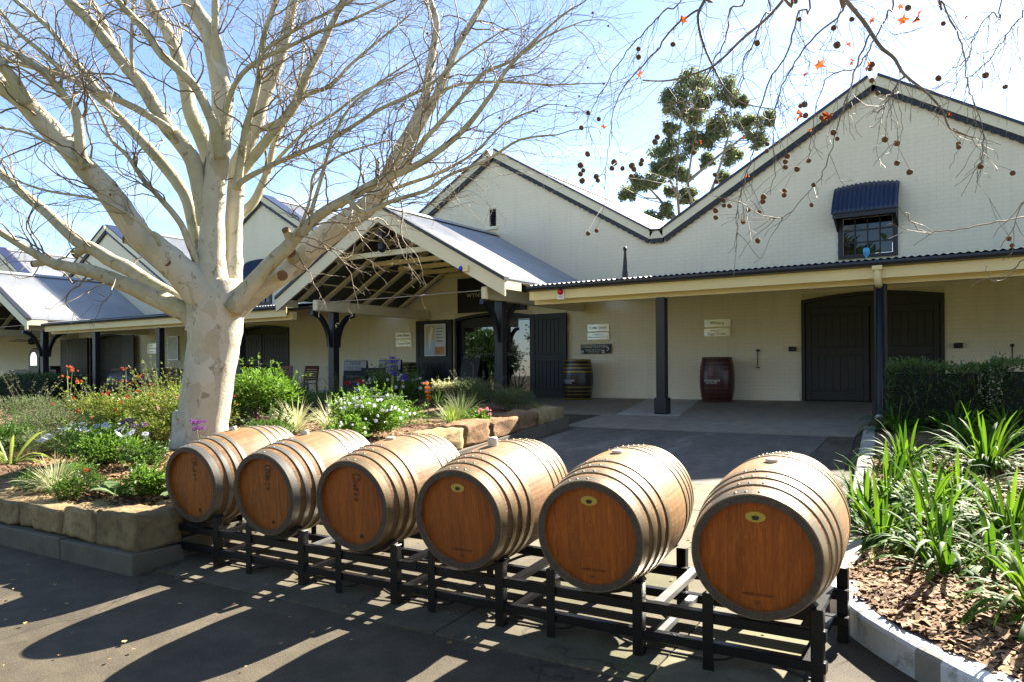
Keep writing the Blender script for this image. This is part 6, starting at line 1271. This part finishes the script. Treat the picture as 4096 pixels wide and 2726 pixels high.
def daisy_mesh(key, pet, eye, n=12):
    if key in _fl: return _fl[key]
    V = []; F = []; T = []
    for k in range(n):
        a = 2*pi*k/n; b = len(V)
        for rr, aa, zz in ((.12, 0, 0), (.6, -.22, .06), (1, -.08, .0), (1, .08, .0), (.6, .22, .06)): V.append((rr*cos(a+aa), rr*sin(a+aa), zz+.06*sin(k*2.3))); T.append(random.random())
        F.append((b, b+1, b+2, b+3, b+4))
    nf = len(F); b = len(V)
    for k in range(8): V.append((.2*cos(k*pi/4), .2*sin(k*pi/4), .05)); T.append(.5)
    F.append(tuple(range(b, b+8)))
    me = bpy.data.meshes.new('flower'); me.from_pydata(V, [], F); at = me.attributes.new('tint', 'FLOAT', 'POINT'); at.data.foreach_set('value', T)
    me.materials.append(M[pet]); me.materials.append(M[eye]); me.polygons[nf].material_index = 1; _fl[key] = me; return me
def put_flower(me, p, s, parent, tilt=.6, face=(0, -.6, 1)):
    o = link(bpy.data.objects.new('flower', me)); o.parent = parent; d = (Vector(face)+Vector((random.gauss(0, tilt), random.gauss(0, tilt), 0))).normalized()
    o.rotation_euler = d.to_track_quat('Z', 'Y').to_euler(); o.location = Vector(p)-rootloc(parent); o.scale = (s, s, s); return o
def pom_mesh(key, pet, n=26, seed=1):
    if key in _fl: return _fl[key]
    r = np.random.default_rng(seed); u = unit(n, r); V, Fc, T = leaf_quads(u*.25, u, unit(n, r), np.full(n, .8), np.full(n, .6), r.random(n))
    me = bpy.data.meshes.new('flower'); me.from_pydata(V.tolist(), [], Fc.tolist()); at = me.attributes.new('tint', 'FLOAT', 'POINT'); at.data.foreach_set('value', T); me.materials.append(M[pet]); _fl[key] = me; return me
def blades(c, n, ln, wd, spread, r, droop=1.0, seg=5, base=.05, lean=None):
    """curved strap leaves from a crown; returns list of (V,F) per leaf"""
    out = []
    for k in range(n):
        a = r.random()*2*pi; th = spread*r.random()**.5; L = ln*(.6+.55*r.random()); w = wd*(.75+.5*r.random())
        d = Vector((cos(a)*sin(th), sin(a)*sin(th), cos(th)));
        if lean is not None: d = (d+Vector(lean)).normalized()
        p = Vector(c)+Vector((cos(a), sin(a), 0))*base*r.random(); s = Vector((-sin(a), cos(a), 0)); V = []; F = []
        tw = r.normal()*.25
        for i in range(seg+1):
            f = i/seg; ww = w*(.65+.5*f if f < .5 else .9*(1-((f-.5)/.5)**2.2)+.08); nrm = d.cross(s).normalized(); sd_ = (s*cos(tw*f)+nrm*sin(tw*f))
            V += [p-sd_*ww/2, p+nrm*ww*.16, p+sd_*ww/2]
            p = p+d*L/seg; d = (d+Vector((0, 0, -droop*(.10+.42*f)*(.5+r.random()*.7)*min(1.3, .35+th)))).normalized()
        for i in range(seg):
            b = i*3; F += [(b, b+1, b+4, b+3), (b+1, b+2, b+5, b+4)]
        out.append((V, F))
    return out
def join(lst, r):
    V = []; F = []; T = []
    for v, f in lst:
        b = len(V); V += v; F += [tuple(i+b for i in q) for q in f]; T += [r.random()]*len(v)
    return V, F, T
def tuft(name, label, c, n, ln, wd, spread, mat, seed, droop=1.0, single=False, seg=5, cat='plant', group=None, base=.05, lean=None):
    r = np.random.default_rng(seed); t = plant(name, label, c, cat, group); L = blades(c, n, ln, wd, spread, r, droop, seg, base, lean)
    if single:
        for v, f in L: mesh_np('leaf', v, f, M[mat], t, attr=[r.random()]*len(v), smooth=True)
    else:
        V, F, T = join(L, r); mesh_np('foliage', V, F, M[mat], t, attr=T, smooth=True, kind='stuff')
    return t
ZB = lambda x, y: zbed(x, y)
# ------------------------------------------------------------------ right bed: agapanthus clumps and hedge
AG = [((-.93, 9.0), 46, .62, .9, 'agapanthus clump at the left back of the right bed, half in shade', 0),
 ((-.20, 8.85), 60, .75, .95, 'large agapanthus clump at the right edge behind bare mulch', 0),
 ((-.90, 7.3), 56, .60, 1.1, 'agapanthus clump spilling over the kerb behind the nearest barrel', 0),
 ((-.55, 6.9), 54, .60, 1.0, 'agapanthus clump in the middle of the right bed above open mulch', 1),
 ((-.80, 6.25), 52, .58, 1.15, 'agapanthus clump right of the nearest barrel, leaves reaching over the kerb', 1),
 ((-.34, 5.5), 26, .78, 1.1, 'sparse agapanthus plant nearest the white kerb with long arching leaves', 1),
 ((.12, 4.9), 34, .66, 1.1, 'agapanthus plant at the bottom right corner overhanging the white kerb', 1),
 ((-.02, 6.6), 44, .62, 1.0, 'agapanthus clump at the right edge halfway up the bed', 0),
 ((-1.25, 11.2), 34, .60, .9, 'shaded agapanthus clump at the foot of the right verandah post', 0),
 ((-.60, 11.4), 36, .62, .85, 'shaded agapanthus clump in front of the right hedge', 0),
 ((-.52, 6.0), 36, .60, 1.1, 'low agapanthus clump behind the sparse plant near the kerb', 0),
 ((-.10, 5.75), 30, .62, 1.1, 'agapanthus clump at the right edge above the kerb corner', 0),
 ((-.50, 10.1), 44, .66, .9, 'tall agapanthus clump below the right hedge', 0),
 ((-.02, 10.4), 44, .72, .8, 'upright agapanthus clump at the right edge below the hedge', 0),
 ((.35, 8.0), 40, .65, 1.0, 'agapanthus clump just off the right edge of the bed', 0),
 ((-.98, 6.75), 40, .55, 1.15, 'low agapanthus clump against the kerb just behind the nearest barrel', 0),
 ((-.38, 7.4), 36, .55, 1.1, 'agapanthus clump spreading in the centre of the right bed', 0),
 ((-.62, 7.9), 30, .55, 1.0, 'small agapanthus clump between two larger ones in the right bed', 0)]
for i, ((x, y), n, ln, sp, lb, sg) in enumerate(AG):
    tuft('agapanthus', lb, (x, y, zrb(x, y)-.02), int(n*2.1), ln*.85, .031, sp*1.25, 'leaf_strap', 100+i, 1.15, bool(sg), 7, group='agapanthus clumps in the right bed', base=.10)
def hedge(label, x0, x1, y0, y1, z0, z1, n, ln, mat, seed):
    r = np.random.default_rng(seed); t = plant('hedge', label, ((x0+x1)/2, (y0+y1)/2, z0), 'hedge', 'clipped hedges')
    c = r.random((n, 3)); f = r.integers(0, 6, n); 
    ax = f//2; e = (f % 2)+r.normal(size=n)*.03; dep = np.abs(r.normal(size=n))*.06; e = np.where(f % 2 == 1, 1-dep+.03*r.normal(size=n), dep)
    for k in range(n): c[k, ax[k]] = e[k]
    lo, hi = np.array([x0, y0, z0]), np.array([x1, y1, z1]); P = lo+c*(hi-lo); P[:, 2] += .035*np.sin(P[:, 0]*5+seed)+.02*r.normal(size=n)
    out = np.zeros((n, 3)); out[np.arange(n), ax] = np.where(f % 2 == 1, 1, -1)
    D = out*.5+unit(n, r)*.8+np.array([0, 0, .35]); D /= np.linalg.norm(D, axis=1, keepdims=True); Nn = unit(n, r)*.6+np.array([0, 0, 1.0])
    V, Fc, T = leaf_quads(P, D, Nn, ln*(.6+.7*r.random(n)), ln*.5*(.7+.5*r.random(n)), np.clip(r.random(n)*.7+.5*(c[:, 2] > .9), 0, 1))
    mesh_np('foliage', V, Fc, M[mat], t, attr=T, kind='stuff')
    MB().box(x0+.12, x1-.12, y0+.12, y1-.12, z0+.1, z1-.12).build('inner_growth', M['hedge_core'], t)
    mb = MB()
    for k in range(14):
        x = x0+(x1-x0)*r.random(); y = y0+.15*r.random(); mb.tube([(x, y+.2, z0), (x+.05*r.normal(), y+.05, z0+.3), (x+.08*r.normal(), y, z0+(z1-z0)*(.5+.45*r.random()))], [.008, .006, .003], 4)
    mb.build('stems', M['stem'], t)
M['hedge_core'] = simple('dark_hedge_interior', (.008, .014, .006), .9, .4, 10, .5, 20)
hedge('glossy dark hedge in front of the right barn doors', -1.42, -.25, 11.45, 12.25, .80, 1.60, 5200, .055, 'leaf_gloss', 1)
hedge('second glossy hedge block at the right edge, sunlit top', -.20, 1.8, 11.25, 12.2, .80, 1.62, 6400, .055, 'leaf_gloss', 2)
hedge('dense box hedge at the far left beside the verandah post', -26.2, -23.0, 11.2, 12.3, .62, 1.52, 6500, .07, 'leaf_dark', 3)
# ------------------------------------------------------------------ left bed planting
def at(x, y): return (x, y, ZB(x, y)-.01)
tuft('variegated_grass', 'cream striped grass tuft near the front of the left bed', at(-8.06, 4.0), 150, .42, .010, 1.15, 'leaf_cream', 201, .9, group='variegated grass tufts')
tuft('variegated_grass', 'left one of two cream striped grass tufts behind the barrels', at(-9.0, 7.95), 130, .50, .012, 1.0, 'leaf_cream', 202, .8, group='variegated grass tufts')
tuft('variegated_grass', 'right one of two cream striped grass tufts behind the barrels', at(-8.45, 8.15), 140, .52, .012, 1.0, 'leaf_cream', 203, .8, group='variegated grass tufts')
tuft('variegated_grass', 'small cream grass tuft in front of the two behind the barrels', at(-8.55, 7.55), 90, .36, .010, 1.1, 'leaf_cream', 204, .9, group='variegated grass tufts')
tuft('green_grass_tuft', 'fine bright green grass tuft behind the stone wall', at(-6.75, 8.85), 240, .42, .007, .95, 'leaf_grass', 205, .8)
tuft('blue_grass_tuft', 'fine grey-green grass tuft behind the bright green one', at(-7.15, 9.6), 200, .48, .008, .9, 'leaf_sage', 206, .8)
tuft('green_grass_tuft', 'small green grass sprout at the end of the stone wall', at(-6.62, 11.0), 90, .20, .008, 1.0, 'leaf_grass', 207, .7)
tuft('strap_leaf_plant', 'dark strappy plant in front of the side-on chair', (-14.0, 12.3, .80), 26, .75, .045, 1.0, 'leaf_mid', 208, .6)
tuft('strap_leaf_plant', 'yellow-green strappy leaves at the left picture edge', at(-10.1, 4.5), 16, .6, .05, 1.2, 'leaf_grass', 209, 1.0)
tuft('strap_leaf_plant', 'dark green strappy clump under the white flowers by the portico', at(-8.9, 11.2), 60, .55, .02, .9, 'leaf_mid', 210, .7)
# osteospermum with pale daisies
def daisies(label, c, rad, n, nf, seed, mat='leaf_bright', fs=.042, key='osteo', pet='f_lav'):
    t = bush('daisy_bush', label, c, rad, n, .05, .02, mat, seed, 'flower', .45, 14); r = np.random.default_rng(seed+1)
    me = daisy_mesh(key, pet, 'f_eye', 14)
    for k in range(nf):
        u = unit(1, r)[0]; u[2] = abs(u[2])*.7+.35; u[1] -= .25; u /= np.linalg.norm(u); p = np.array(c)+np.array([0, 0, rad[2]*.72])+u*np.array(rad)*(.93+.14*r.random())
        put_flower(me, p, fs*(.8+.4*r.random()), t, .45, (-.1, -.35, 1))
    return t
daisies('low daisy bush with pale lavender-white daisies near the tree, front left', at(-8.85, 4.85), (.75, .5, .27), 3400, 30, 220)
daisies('low daisy drift at the left with a few pale daisies', at(-10.1, 5.55), (.65, .5, .2), 1800, 14, 222)
def poms(label, c, rad, n, nf, seed, mat, pet, fs, ln=.055, wd=.024, front=.25, name='flowering_bush'):
    t = bush(name, label, c, rad, n, ln, wd, mat, seed, 'shrub', .45, 14, sprigs=int(20+rad[0]*40)); r = np.random.default_rng(seed+1); me = pom_mesh('pom_'+pet, pet)
    for k in range(nf):
        u = unit(1, r)[0]; u[2] = abs(u[2])*.9+.05; u[1] -= front; u /= np.linalg.norm(u); p = np.array(c)+np.array([0, 0, rad[2]*.72])+u*np.array(rad)*(.92+.14*r.random())
        put_flower(me, p, fs*(.7+.6*r.random()), t)
    return t
poms('bright green bush dotted with white flowers behind the third barrel', at(-6.95, 7.45), (.56, .46, .33), 3600, 42, 230, 'leaf_bright', 'f_white', .022)
poms('bright green bush with white buds left of the larger one behind the barrels', at(-7.55, 7.75), (.46, .40, .30), 2600, 26, 232, 'leaf_bright', 'f_white', .02)
poms('low white flowering bush at the front behind the third barrel', at(-6.75, 6.75), (.30, .28, .2), 1100, 14, 234, 'leaf_bright', 'f_white', .02)
poms('dark green bush with white flower clusters in front of the entrance leaf', at(-9.85, 11.1), (.90, .5, .34), 3400, 40, 236, 'leaf_mid', 'f_white', .03, .07, .03)
poms('loose yellow-green salvia bush with red flowers left of the trunk', at(-10.4, 6.9), (1.25, .85, .46), 8200, 11, 238, 'leaf_yellowgreen', 'f_red', .022, .045, .018)
poms('yellow-green salvia bush with pink flowers behind the trunk base', at(-9.75, 6.6), (.80, .6, .40), 3600, 26, 240, 'leaf_yellowgreen', 'f_pink', .020, .045, .018)
poms('sprawling salvia at the left with scattered pale flowers', at(-11.7, 7.6), (1.1, .8, .34), 4000, 24, 242, 'leaf_yellowgreen', 'f_cream', .022, .045, .018)
bush('leafy_shrub', 'bright green leafy shrub right of the trunk', at(-10.4, 8.4), (.78, .7, .56), 5200, .075, .026, 'leaf_bright', 250, lumps=16)
poms('yellow-green salvia with red flowers at the front of the drift left of the trunk', at(-11.6, 6.5), (1.0, .7, .40), 5200, 14, 244, 'leaf_yellowgreen', 'f_red', .02, .045, .018)
bush('leafy_shrub', 'second bright green leafy shrub just left of the trunk top of bed', at(-12.3, 9.2), (.9, .8, .5), 3600, .075, .026, 'leaf_bright', 251, lumps=14)
bush('feathery_shrub', 'low feathery dark green groundcover in front of the chairs', at(-11.5, 9.8), (1.3, 1.0, .24), 7000, .07, .010, 'leaf_mid', 252, lumps=20, stems=0)
bush('feathery_shrub', 'low feathery green patch by the portico post', at(-11.1, 11.0), (1.2, .7, .2), 4200, .07, .010, 'leaf_mid', 253, lumps=18, stems=0)
bush('grey_shrub', 'grey-green rounded shrub in front of the portico post', at(-7.75, 10.7), (.72, .6, .38), 9000, .045, .010, 'leaf_sage', 254, lumps=20)
bush('grey_shrub', 'grey-green shrub lobe at the end of the stone wall', at(-7.05, 10.9), (.5, .45, .28), 4200, .045, .010, 'leaf_sage', 255, lumps=12)
bush('grey_shrub', 'pale yellow-tipped growth on top of the grey shrub', (-8.05, 10.35, 1.22), (.30, .24, .10), 1100, .045, .014, 'leaf_cream', 256, lumps=8, stems=0)
bush('silver_herb', 'silvery green feathery herb at the left edge', at(-11.6, 5.7), (.95, .7, .33), 5200, .06, .010, 'leaf_sage', 257, lumps=16)
bush('silver_herb', 'lower silvery herb left of the daisies', at(-10.4, 5.1), (.6, .5, .2), 2400, .06, .010, 'leaf_sage', 258, lumps=10)
bush('box_bush', 'small round bright green bush by the corner of the planter', at(-6.62, 4.1), (.26, .24, .17), 1700, .034, .022, 'leaf_bright', 259, lumps=10)
bush('small_herb', 'little green herb at the front edge of the bed', at(-7.5, 3.86), (.26, .18, .13), 800, .03, .014, 'leaf_bright', 260, stems=0)
bush('small_herb', 'little green herb with red flowers in front of the cream grass', at(-7.42, 4.05), (.22, .18, .13), 600, .03, .014, 'leaf_mid', 261, stems=0)
bush('small_herb', 'green seedlings at the front left edge', at(-8.5, 3.95), (.4, .22, .14), 900, .04, .012, 'leaf_mid', 262, stems=0)
for k in range(4): put_flower(pom_mesh('pom_f_red', 'f_red'), (-7.42+random.uniform(-.1, .1), 3.98, ZB(-7.4, 4)+.2+random.uniform(-.03, .03)), .02, bpy.data.objects['small_herb.001'])
bush('leafy_shrub', 'mid green leafy mound left of the daisies at the picture edge', at(-11.0, 4.9), (.6, .45, .28), 2200, .05, .02, 'leaf_mid', 270)
bush('leafy_shrub', 'loose yellow-green growth between the salvia and the trunk', at(-9.6, 5.9), (.45, .4, .26), 1800, .045, .018, 'leaf_yellowgreen', 271)
bush('leafy_shrub', 'small mid green mound in front of the trunk base', at(-8.1, 5.0), (.32, .28, .16), 1000, .045, .018, 'leaf_mid', 272)
bush('leafy_shrub', 'low green growth behind the leftmost barrel', at(-8.3, 6.9), (.5, .4, .18), 1500, .05, .018, 'leaf_mid', 273)
bush('leafy_shrub', 'green groundcover between the cream tufts and the white flower bush', at(-7.6, 8.6), (.6, .5, .18), 1800, .05, .016, 'leaf_bright', 274)
bush('leafy_shrub', 'loose green shrub behind the salvia at the back of the bed', at(-12.6, 7.9), (1.0, .7, .40), 3600, .055, .02, 'leaf_mid', 275)
bush('leafy_shrub', 'grey-green groundcover along the far left of the bed', at(-14.8, 6.9), (1.3, .9, .34), 3800, .06, .014, 'leaf_sage', 276)
bush('small_herb', 'sparse seedlings beside the cream grass tuft', at(-8.3, 4.3), (.35, .25, .12), 700, .035, .014, 'leaf_bright', 277, stems=0, sprigs=6)
# large soft leaves near the corner
def bigleaf(t, p, d, L, w, mat, r):
    d = Vector(d).normalized(); s = d.cross(Vector((0, 0, 1))).normalized(); nn = s.cross(d); V = []; F = []; seg = 5
    for i in range(seg+1):
        f = i/seg; ww = w*sin(pi*(.12+.80*f)); q = Vector(p)+d*L*f-nn*0+Vector((0, 0, -L*.28*f*f)); V += [q-s*ww/2+nn*ww*.12, q, q+s*ww/2+nn*ww*.12]
    for i in range(seg): b = i*3; F += [(b, b+1, b+4, b+3), (b+1, b+2, b+5, b+4)]
    return mesh_np('leaf', V, F, M[mat], t, attr=[r.random()]*len(V), smooth=True)
M['leaf_soft'] = leafmat('soft_grey_green_leaf', (.09, .15, .06), (.20, .28, .12), .55, .4, .3)
def bigplant(label, c, n, L, w, seed, mat='leaf_soft'):
    r = np.random.default_rng(seed); t = plant('broad_leaf_plant', label, c)
    for k in range(n):
        a = r.random()*6.28; e = .25+.7*r.random(); bigleaf(t, Vector(c)+Vector((cos(a), sin(a), 0))*.04+Vector((0, 0, .08*r.random())), (cos(a), sin(a), e), L*(.6+.6*r.random()), w*(.7+.5*r.random()), mat, r)
    return t
bigplant('broad grey-green leaves spreading left of the small round bush', at(-6.95, 4.02), 14, .30, .14, 300)
bigplant('broad green leaves beside the leftmost barrel', at(-6.35, 4.35), 16, .30, .13, 301)
bigplant('broad dark leaves at the base of the orange flower stalks', at(-13.2, 7.6), 22, .42, .2, 302, 'leaf_mid')
# flower stalks
def stalks(name, label, c, lst, pet, fs, seed, stem=.006, pomn=5, spread=.05):
    r = np.random.default_rng(seed); t = plant(name, label, c, 'flower'); me = pom_mesh('pom_'+pet, pet)
    mb = MB()
    for dx, dy, h in lst:
        p0 = Vector(c)+Vector((dx*.3, dy*.3, 0)); p1 = Vector(c)+Vector((dx, dy, h)); mb.tube([p0, (p0+p1)/2+Vector((.02*r.normal(), .02*r.normal(), .03)), p1], [stem, stem*.8, stem*.6], 5)
        for k in range(pomn): put_flower(me, p1+Vector((spread*r.normal(), spread*r.normal(), .25*spread*r.normal())), fs*(.7+.6*r.random()), t)
    mb.build('stalks', M['leafstem'], t); return t
M['leafstem'] = simple('pale_green_stalk', (.22, .26, .12), .6, .15, 5, 0)
stalks('orange_flower', 'rust orange flower heads on tall stalks left of centre bed', at(-13.4, 7.9), [(0, 0, .95), (.25, .1, .80), (-.15, 0, .72), (.30, 0, .68), (.22, -.1, .52)], 'f_rust', .020, 310, .006, 6, .06)
stalks('orange_flower', 'rust orange flower heads on stalks at the far left edge', at(-16.0, 8.2), [(0, 0, 1.0), (.2, 0, .92), (-.2, .1, .78), (.35, 0, .7)], 'f_rust', .022, 311, .007, 6, .07)
stalks('purple_statice', 'purple papery flower heads in front of the salvia', at(-8.75, 5.2), [(0, 0, .44), (.14, 0, .40), (-.12, -.05, .30), (.2, -.2, .15)], 'f_purple', .022, 312, .005, 12, .045)
stalks('purple_statice', 'pink-purple flower head against the tree trunk base', at(-8.05, 5.6), [(0, 0, .40), (.07, 0, .33)], 'f_purple', .020, 313, .005, 11, .04)
stalks('blue_salvia', 'tall violet blue flower spike in front of the chalkboards', at(-9.35, 10.5), [(0, 0, .95), (.02, 0, .88), (.0, 0, .8), (.01, 0, .72), (.02, 0, .66), (.28, 0, .62), (.28, 0, .56)], 'f_blue', .022, 314, .005, 9, .025)
stalks('orange_spike', 'orange flower spike among the white flowers', at(-8.3, 10.2), [(0, 0, .50), (.01, 0, .43), (.0, 0, .36), (.03, 0, .30), (.02, 0, .24)], 'f_orange', .022, 315, .005, 6, .025)
stalks('pink_daisies', 'small clump of pink daisies behind the stone wall', at(-6.45, 9.15), [(0, 0, .26), (.07, .02, .27), (-.06, 0, .22), (.12, 0, .25), (.04, -.02, .24), (.15, 0, .20)], 'f_pink', .022, 316, .004, 2, .012)
bush('small_herb', 'bright green leaves under the pink daisies', at(-6.5, 9.05), (.28, .2, .12), 900, .045, .025, 'leaf_bright', 263, stems=0)
stalks('red_geranium', 'red flowers beside the left portico post', at(-11.3, 11.3), [(0, 0, .42), (.35, 0, .46), (.42, 0, .44)], 'f_red', .035, 317, .005, 6, .035)
bush('purple_foliage', 'dark purple foliage beside the wire basket', at(-10.8, 11.1), (.5, .4, .22), 2200, .05, .012, 'leaf_purple', 264, stems=0)
bush('pale_alyssum', 'mound of pale blue-grey flowers at the back left of the bed', at(-13.2, 8.6), (.7, .5, .2), 2400, .035, .030, 'f_lav', 265, 'flower', stems=0)
bush('white_alyssum', 'small mound of white flowers at the back left of the bed', at(-14.0, 8.0), (.4, .35, .17), 1000, .04, .035, 'f_white', 266, 'flower', stems=0)
bush('red_foliage', 'low brown-red foliage dotted with white right of the trunk', at(-9.75, 8.0), (.42, .25, .10), 700, .03, .018, 'leaf_purple', 267, stems=0)
# dead twigs on the bed
r_ = np.random.default_rng(7); mb = MB()
for k in range(70):
    x, y = -7.25+.25*r_.normal(), 4.2+.14*r_.normal(); z = ZB(x, y)+.01; a = r_.random()*6.28; L = .05+.12*r_.random()
    mb.tube([(x, y, z), (x+L*cos(a)*.5, y+L*sin(a)*.5, z+.03*r_.random()+.02), (x+L*cos(a), y+L*sin(a), z+.03*r_.random())], [.003, .0025, .0015], 3)
tag(mb.build('dead_twigs', M['twig'], None), 'heap of dry pale twigs on the front of the left bed', 'twigs', kind='stuff')
# ------------------------------------------------------------------ eucalypt behind the winery
ET = thing('eucalypt_tree', 'tall airy eucalyptus rising behind the roof valley', 'tree', (-14.0, 38.5, .8))
r = np.random.default_rng(21); Vs, Fs, Ts = [], [], []; nb = 0
for x, y, z, a, b in EUC:
    n = int(620*(a*b)**.55*4.6); u = unit(n, r); k = unit(15, r)*.85*r.random((15, 1))**.4; kk = k[r.integers(0, 15, n)]
    P = np.array([x, y, z])+(kk+u*.40*r.random((n, 1))**.5)*np.array([a*1.0, a*1.0, b*1.5]); D = unit(n, r)*.7+np.array([0, 0, -.5]); D /= np.linalg.norm(D, axis=1, keepdims=True)
    V, Fc, T = leaf_quads(P, D, unit(n, r), .17*(.7+.6*r.random(n)), .075*(.7+.6*r.random(n)), r.random(n)); Vs.append(V); Fs.append(Fc+nb); Ts.append(T); nb += len(V)
mesh_np('crown', np.concatenate(Vs), np.concatenate(Fs), M['leaf_euc'], ET, attr=np.concatenate(Ts), kind='stuff')
M['euc_bark'] = simple('eucalypt_bark', (.20, .17, .13), .8, .25, 1, .3, 10, space='World')
tree_tube('trunk', [(-14.0, 38.5, .6, .3), (-14.05, 38.5, 4, .25), (-13.9, 38.6, 7.5, .2), (-13.95, 38.6, 9.6, .12)], M['euc_bark'], ET, 12)
for st in EUCSTEMS: tree_tube('limb', [(*s[:3], s[3]*.55) for s in st], M['euc_bark'], ET, 8)
tv = [Vector(e[:3]) for e in EUC]; TV, TF, TN = [], [], 0; stp = [Vector(s[:3]) for st in EUCSTEMS for s in smooth_path([tuple(q) for q in st], 4)]; rnd = random.Random(4)
for e in tv:
    for k in range(3):
        s = sorted(stp, key=lambda q: (q-e).length+(2 if q.z > e.z else 0))[rnd.randrange(0, 3)]; en = e+Vector((rnd.gauss(0, .3), rnd.gauss(0, .3), rnd.gauss(0, .15))); m = (s+en)/2+Vector((0, 0, -.15)); add_tw([s, m, en], [.03, .022, .012], 5)
mesh_np('branches', TV, TF, M['euc_bark'], ET, kind='stuff')
# ------------------------------------------------------------------ trees across the lawn behind the viewer (seen mirrored in the glass)
for i, (x, y, h) in enumerate(((-78, -44, 9), (-66, -50, 11), (-55, -46, 8), (-46, -52, 12), (-36, -47, 9), (-26, -52, 10), (-14, -48, 9))):
    r = np.random.default_rng(400+i); zb = zg(y); t = thing('lawn_tree', 'broad tree across the lawn mirrored in the entrance glass, number %s from the left' % ['one', 'two', 'three', 'four', 'five', 'six', 'seven'][i], 'tree', (x, y, zb), 0, 'trees across the lawn')
    V, Fc, T = blob_leaves((x, y, zb+h*.58), (h*.62, h*.5, h*.55), 7000, .55, .34, r, .4, 22); mesh_np('crown', V, Fc, M['leaf_dark'], t, attr=T, kind='stuff')
    tree_tube('trunk', [(x, y, zb-.1, .4), (x+.1, y, zb+h*.3, .3), (x, y, zb+h*.6, .18)], M['euc_bark'], t, 10)


for i, (x, y, h) in enumerate(((-24, -46, 13), (-13, -43, 15), (-2, -45, 14), (9, -42, 15), (20, -45, 15), (31, -43, 14), (43, -45, 15))):  # unseen evergreen row, added to block low sky light reaching the verandah wall
    r = np.random.default_rng(500+i); zb = zg(y); t = thing('sky_block_tree', 'added unseen evergreen blocking low sky behind the viewer, number %s from the west end' % ['one', 'two', 'three', 'four', 'five', 'six', 'seven'][i], 'tree', (x, y, zb), 0, 'added sky-blocking evergreens behind the viewer')
    V, Fc, T = blob_leaves((x, y, zb+h*.55), (h*.6, h*.4, h*.62), 4200, 1.1, .7, r, .3, 22); mesh_np('crown', V, Fc, M['leaf_dark'], t, attr=T, kind='stuff')
    tree_tube('trunk', [(x, y, zb-.1, .4), (x+.1, y, zb+h*.3, .3), (x, y, zb+h*.6, .18)], M['euc_bark'], t, 10)
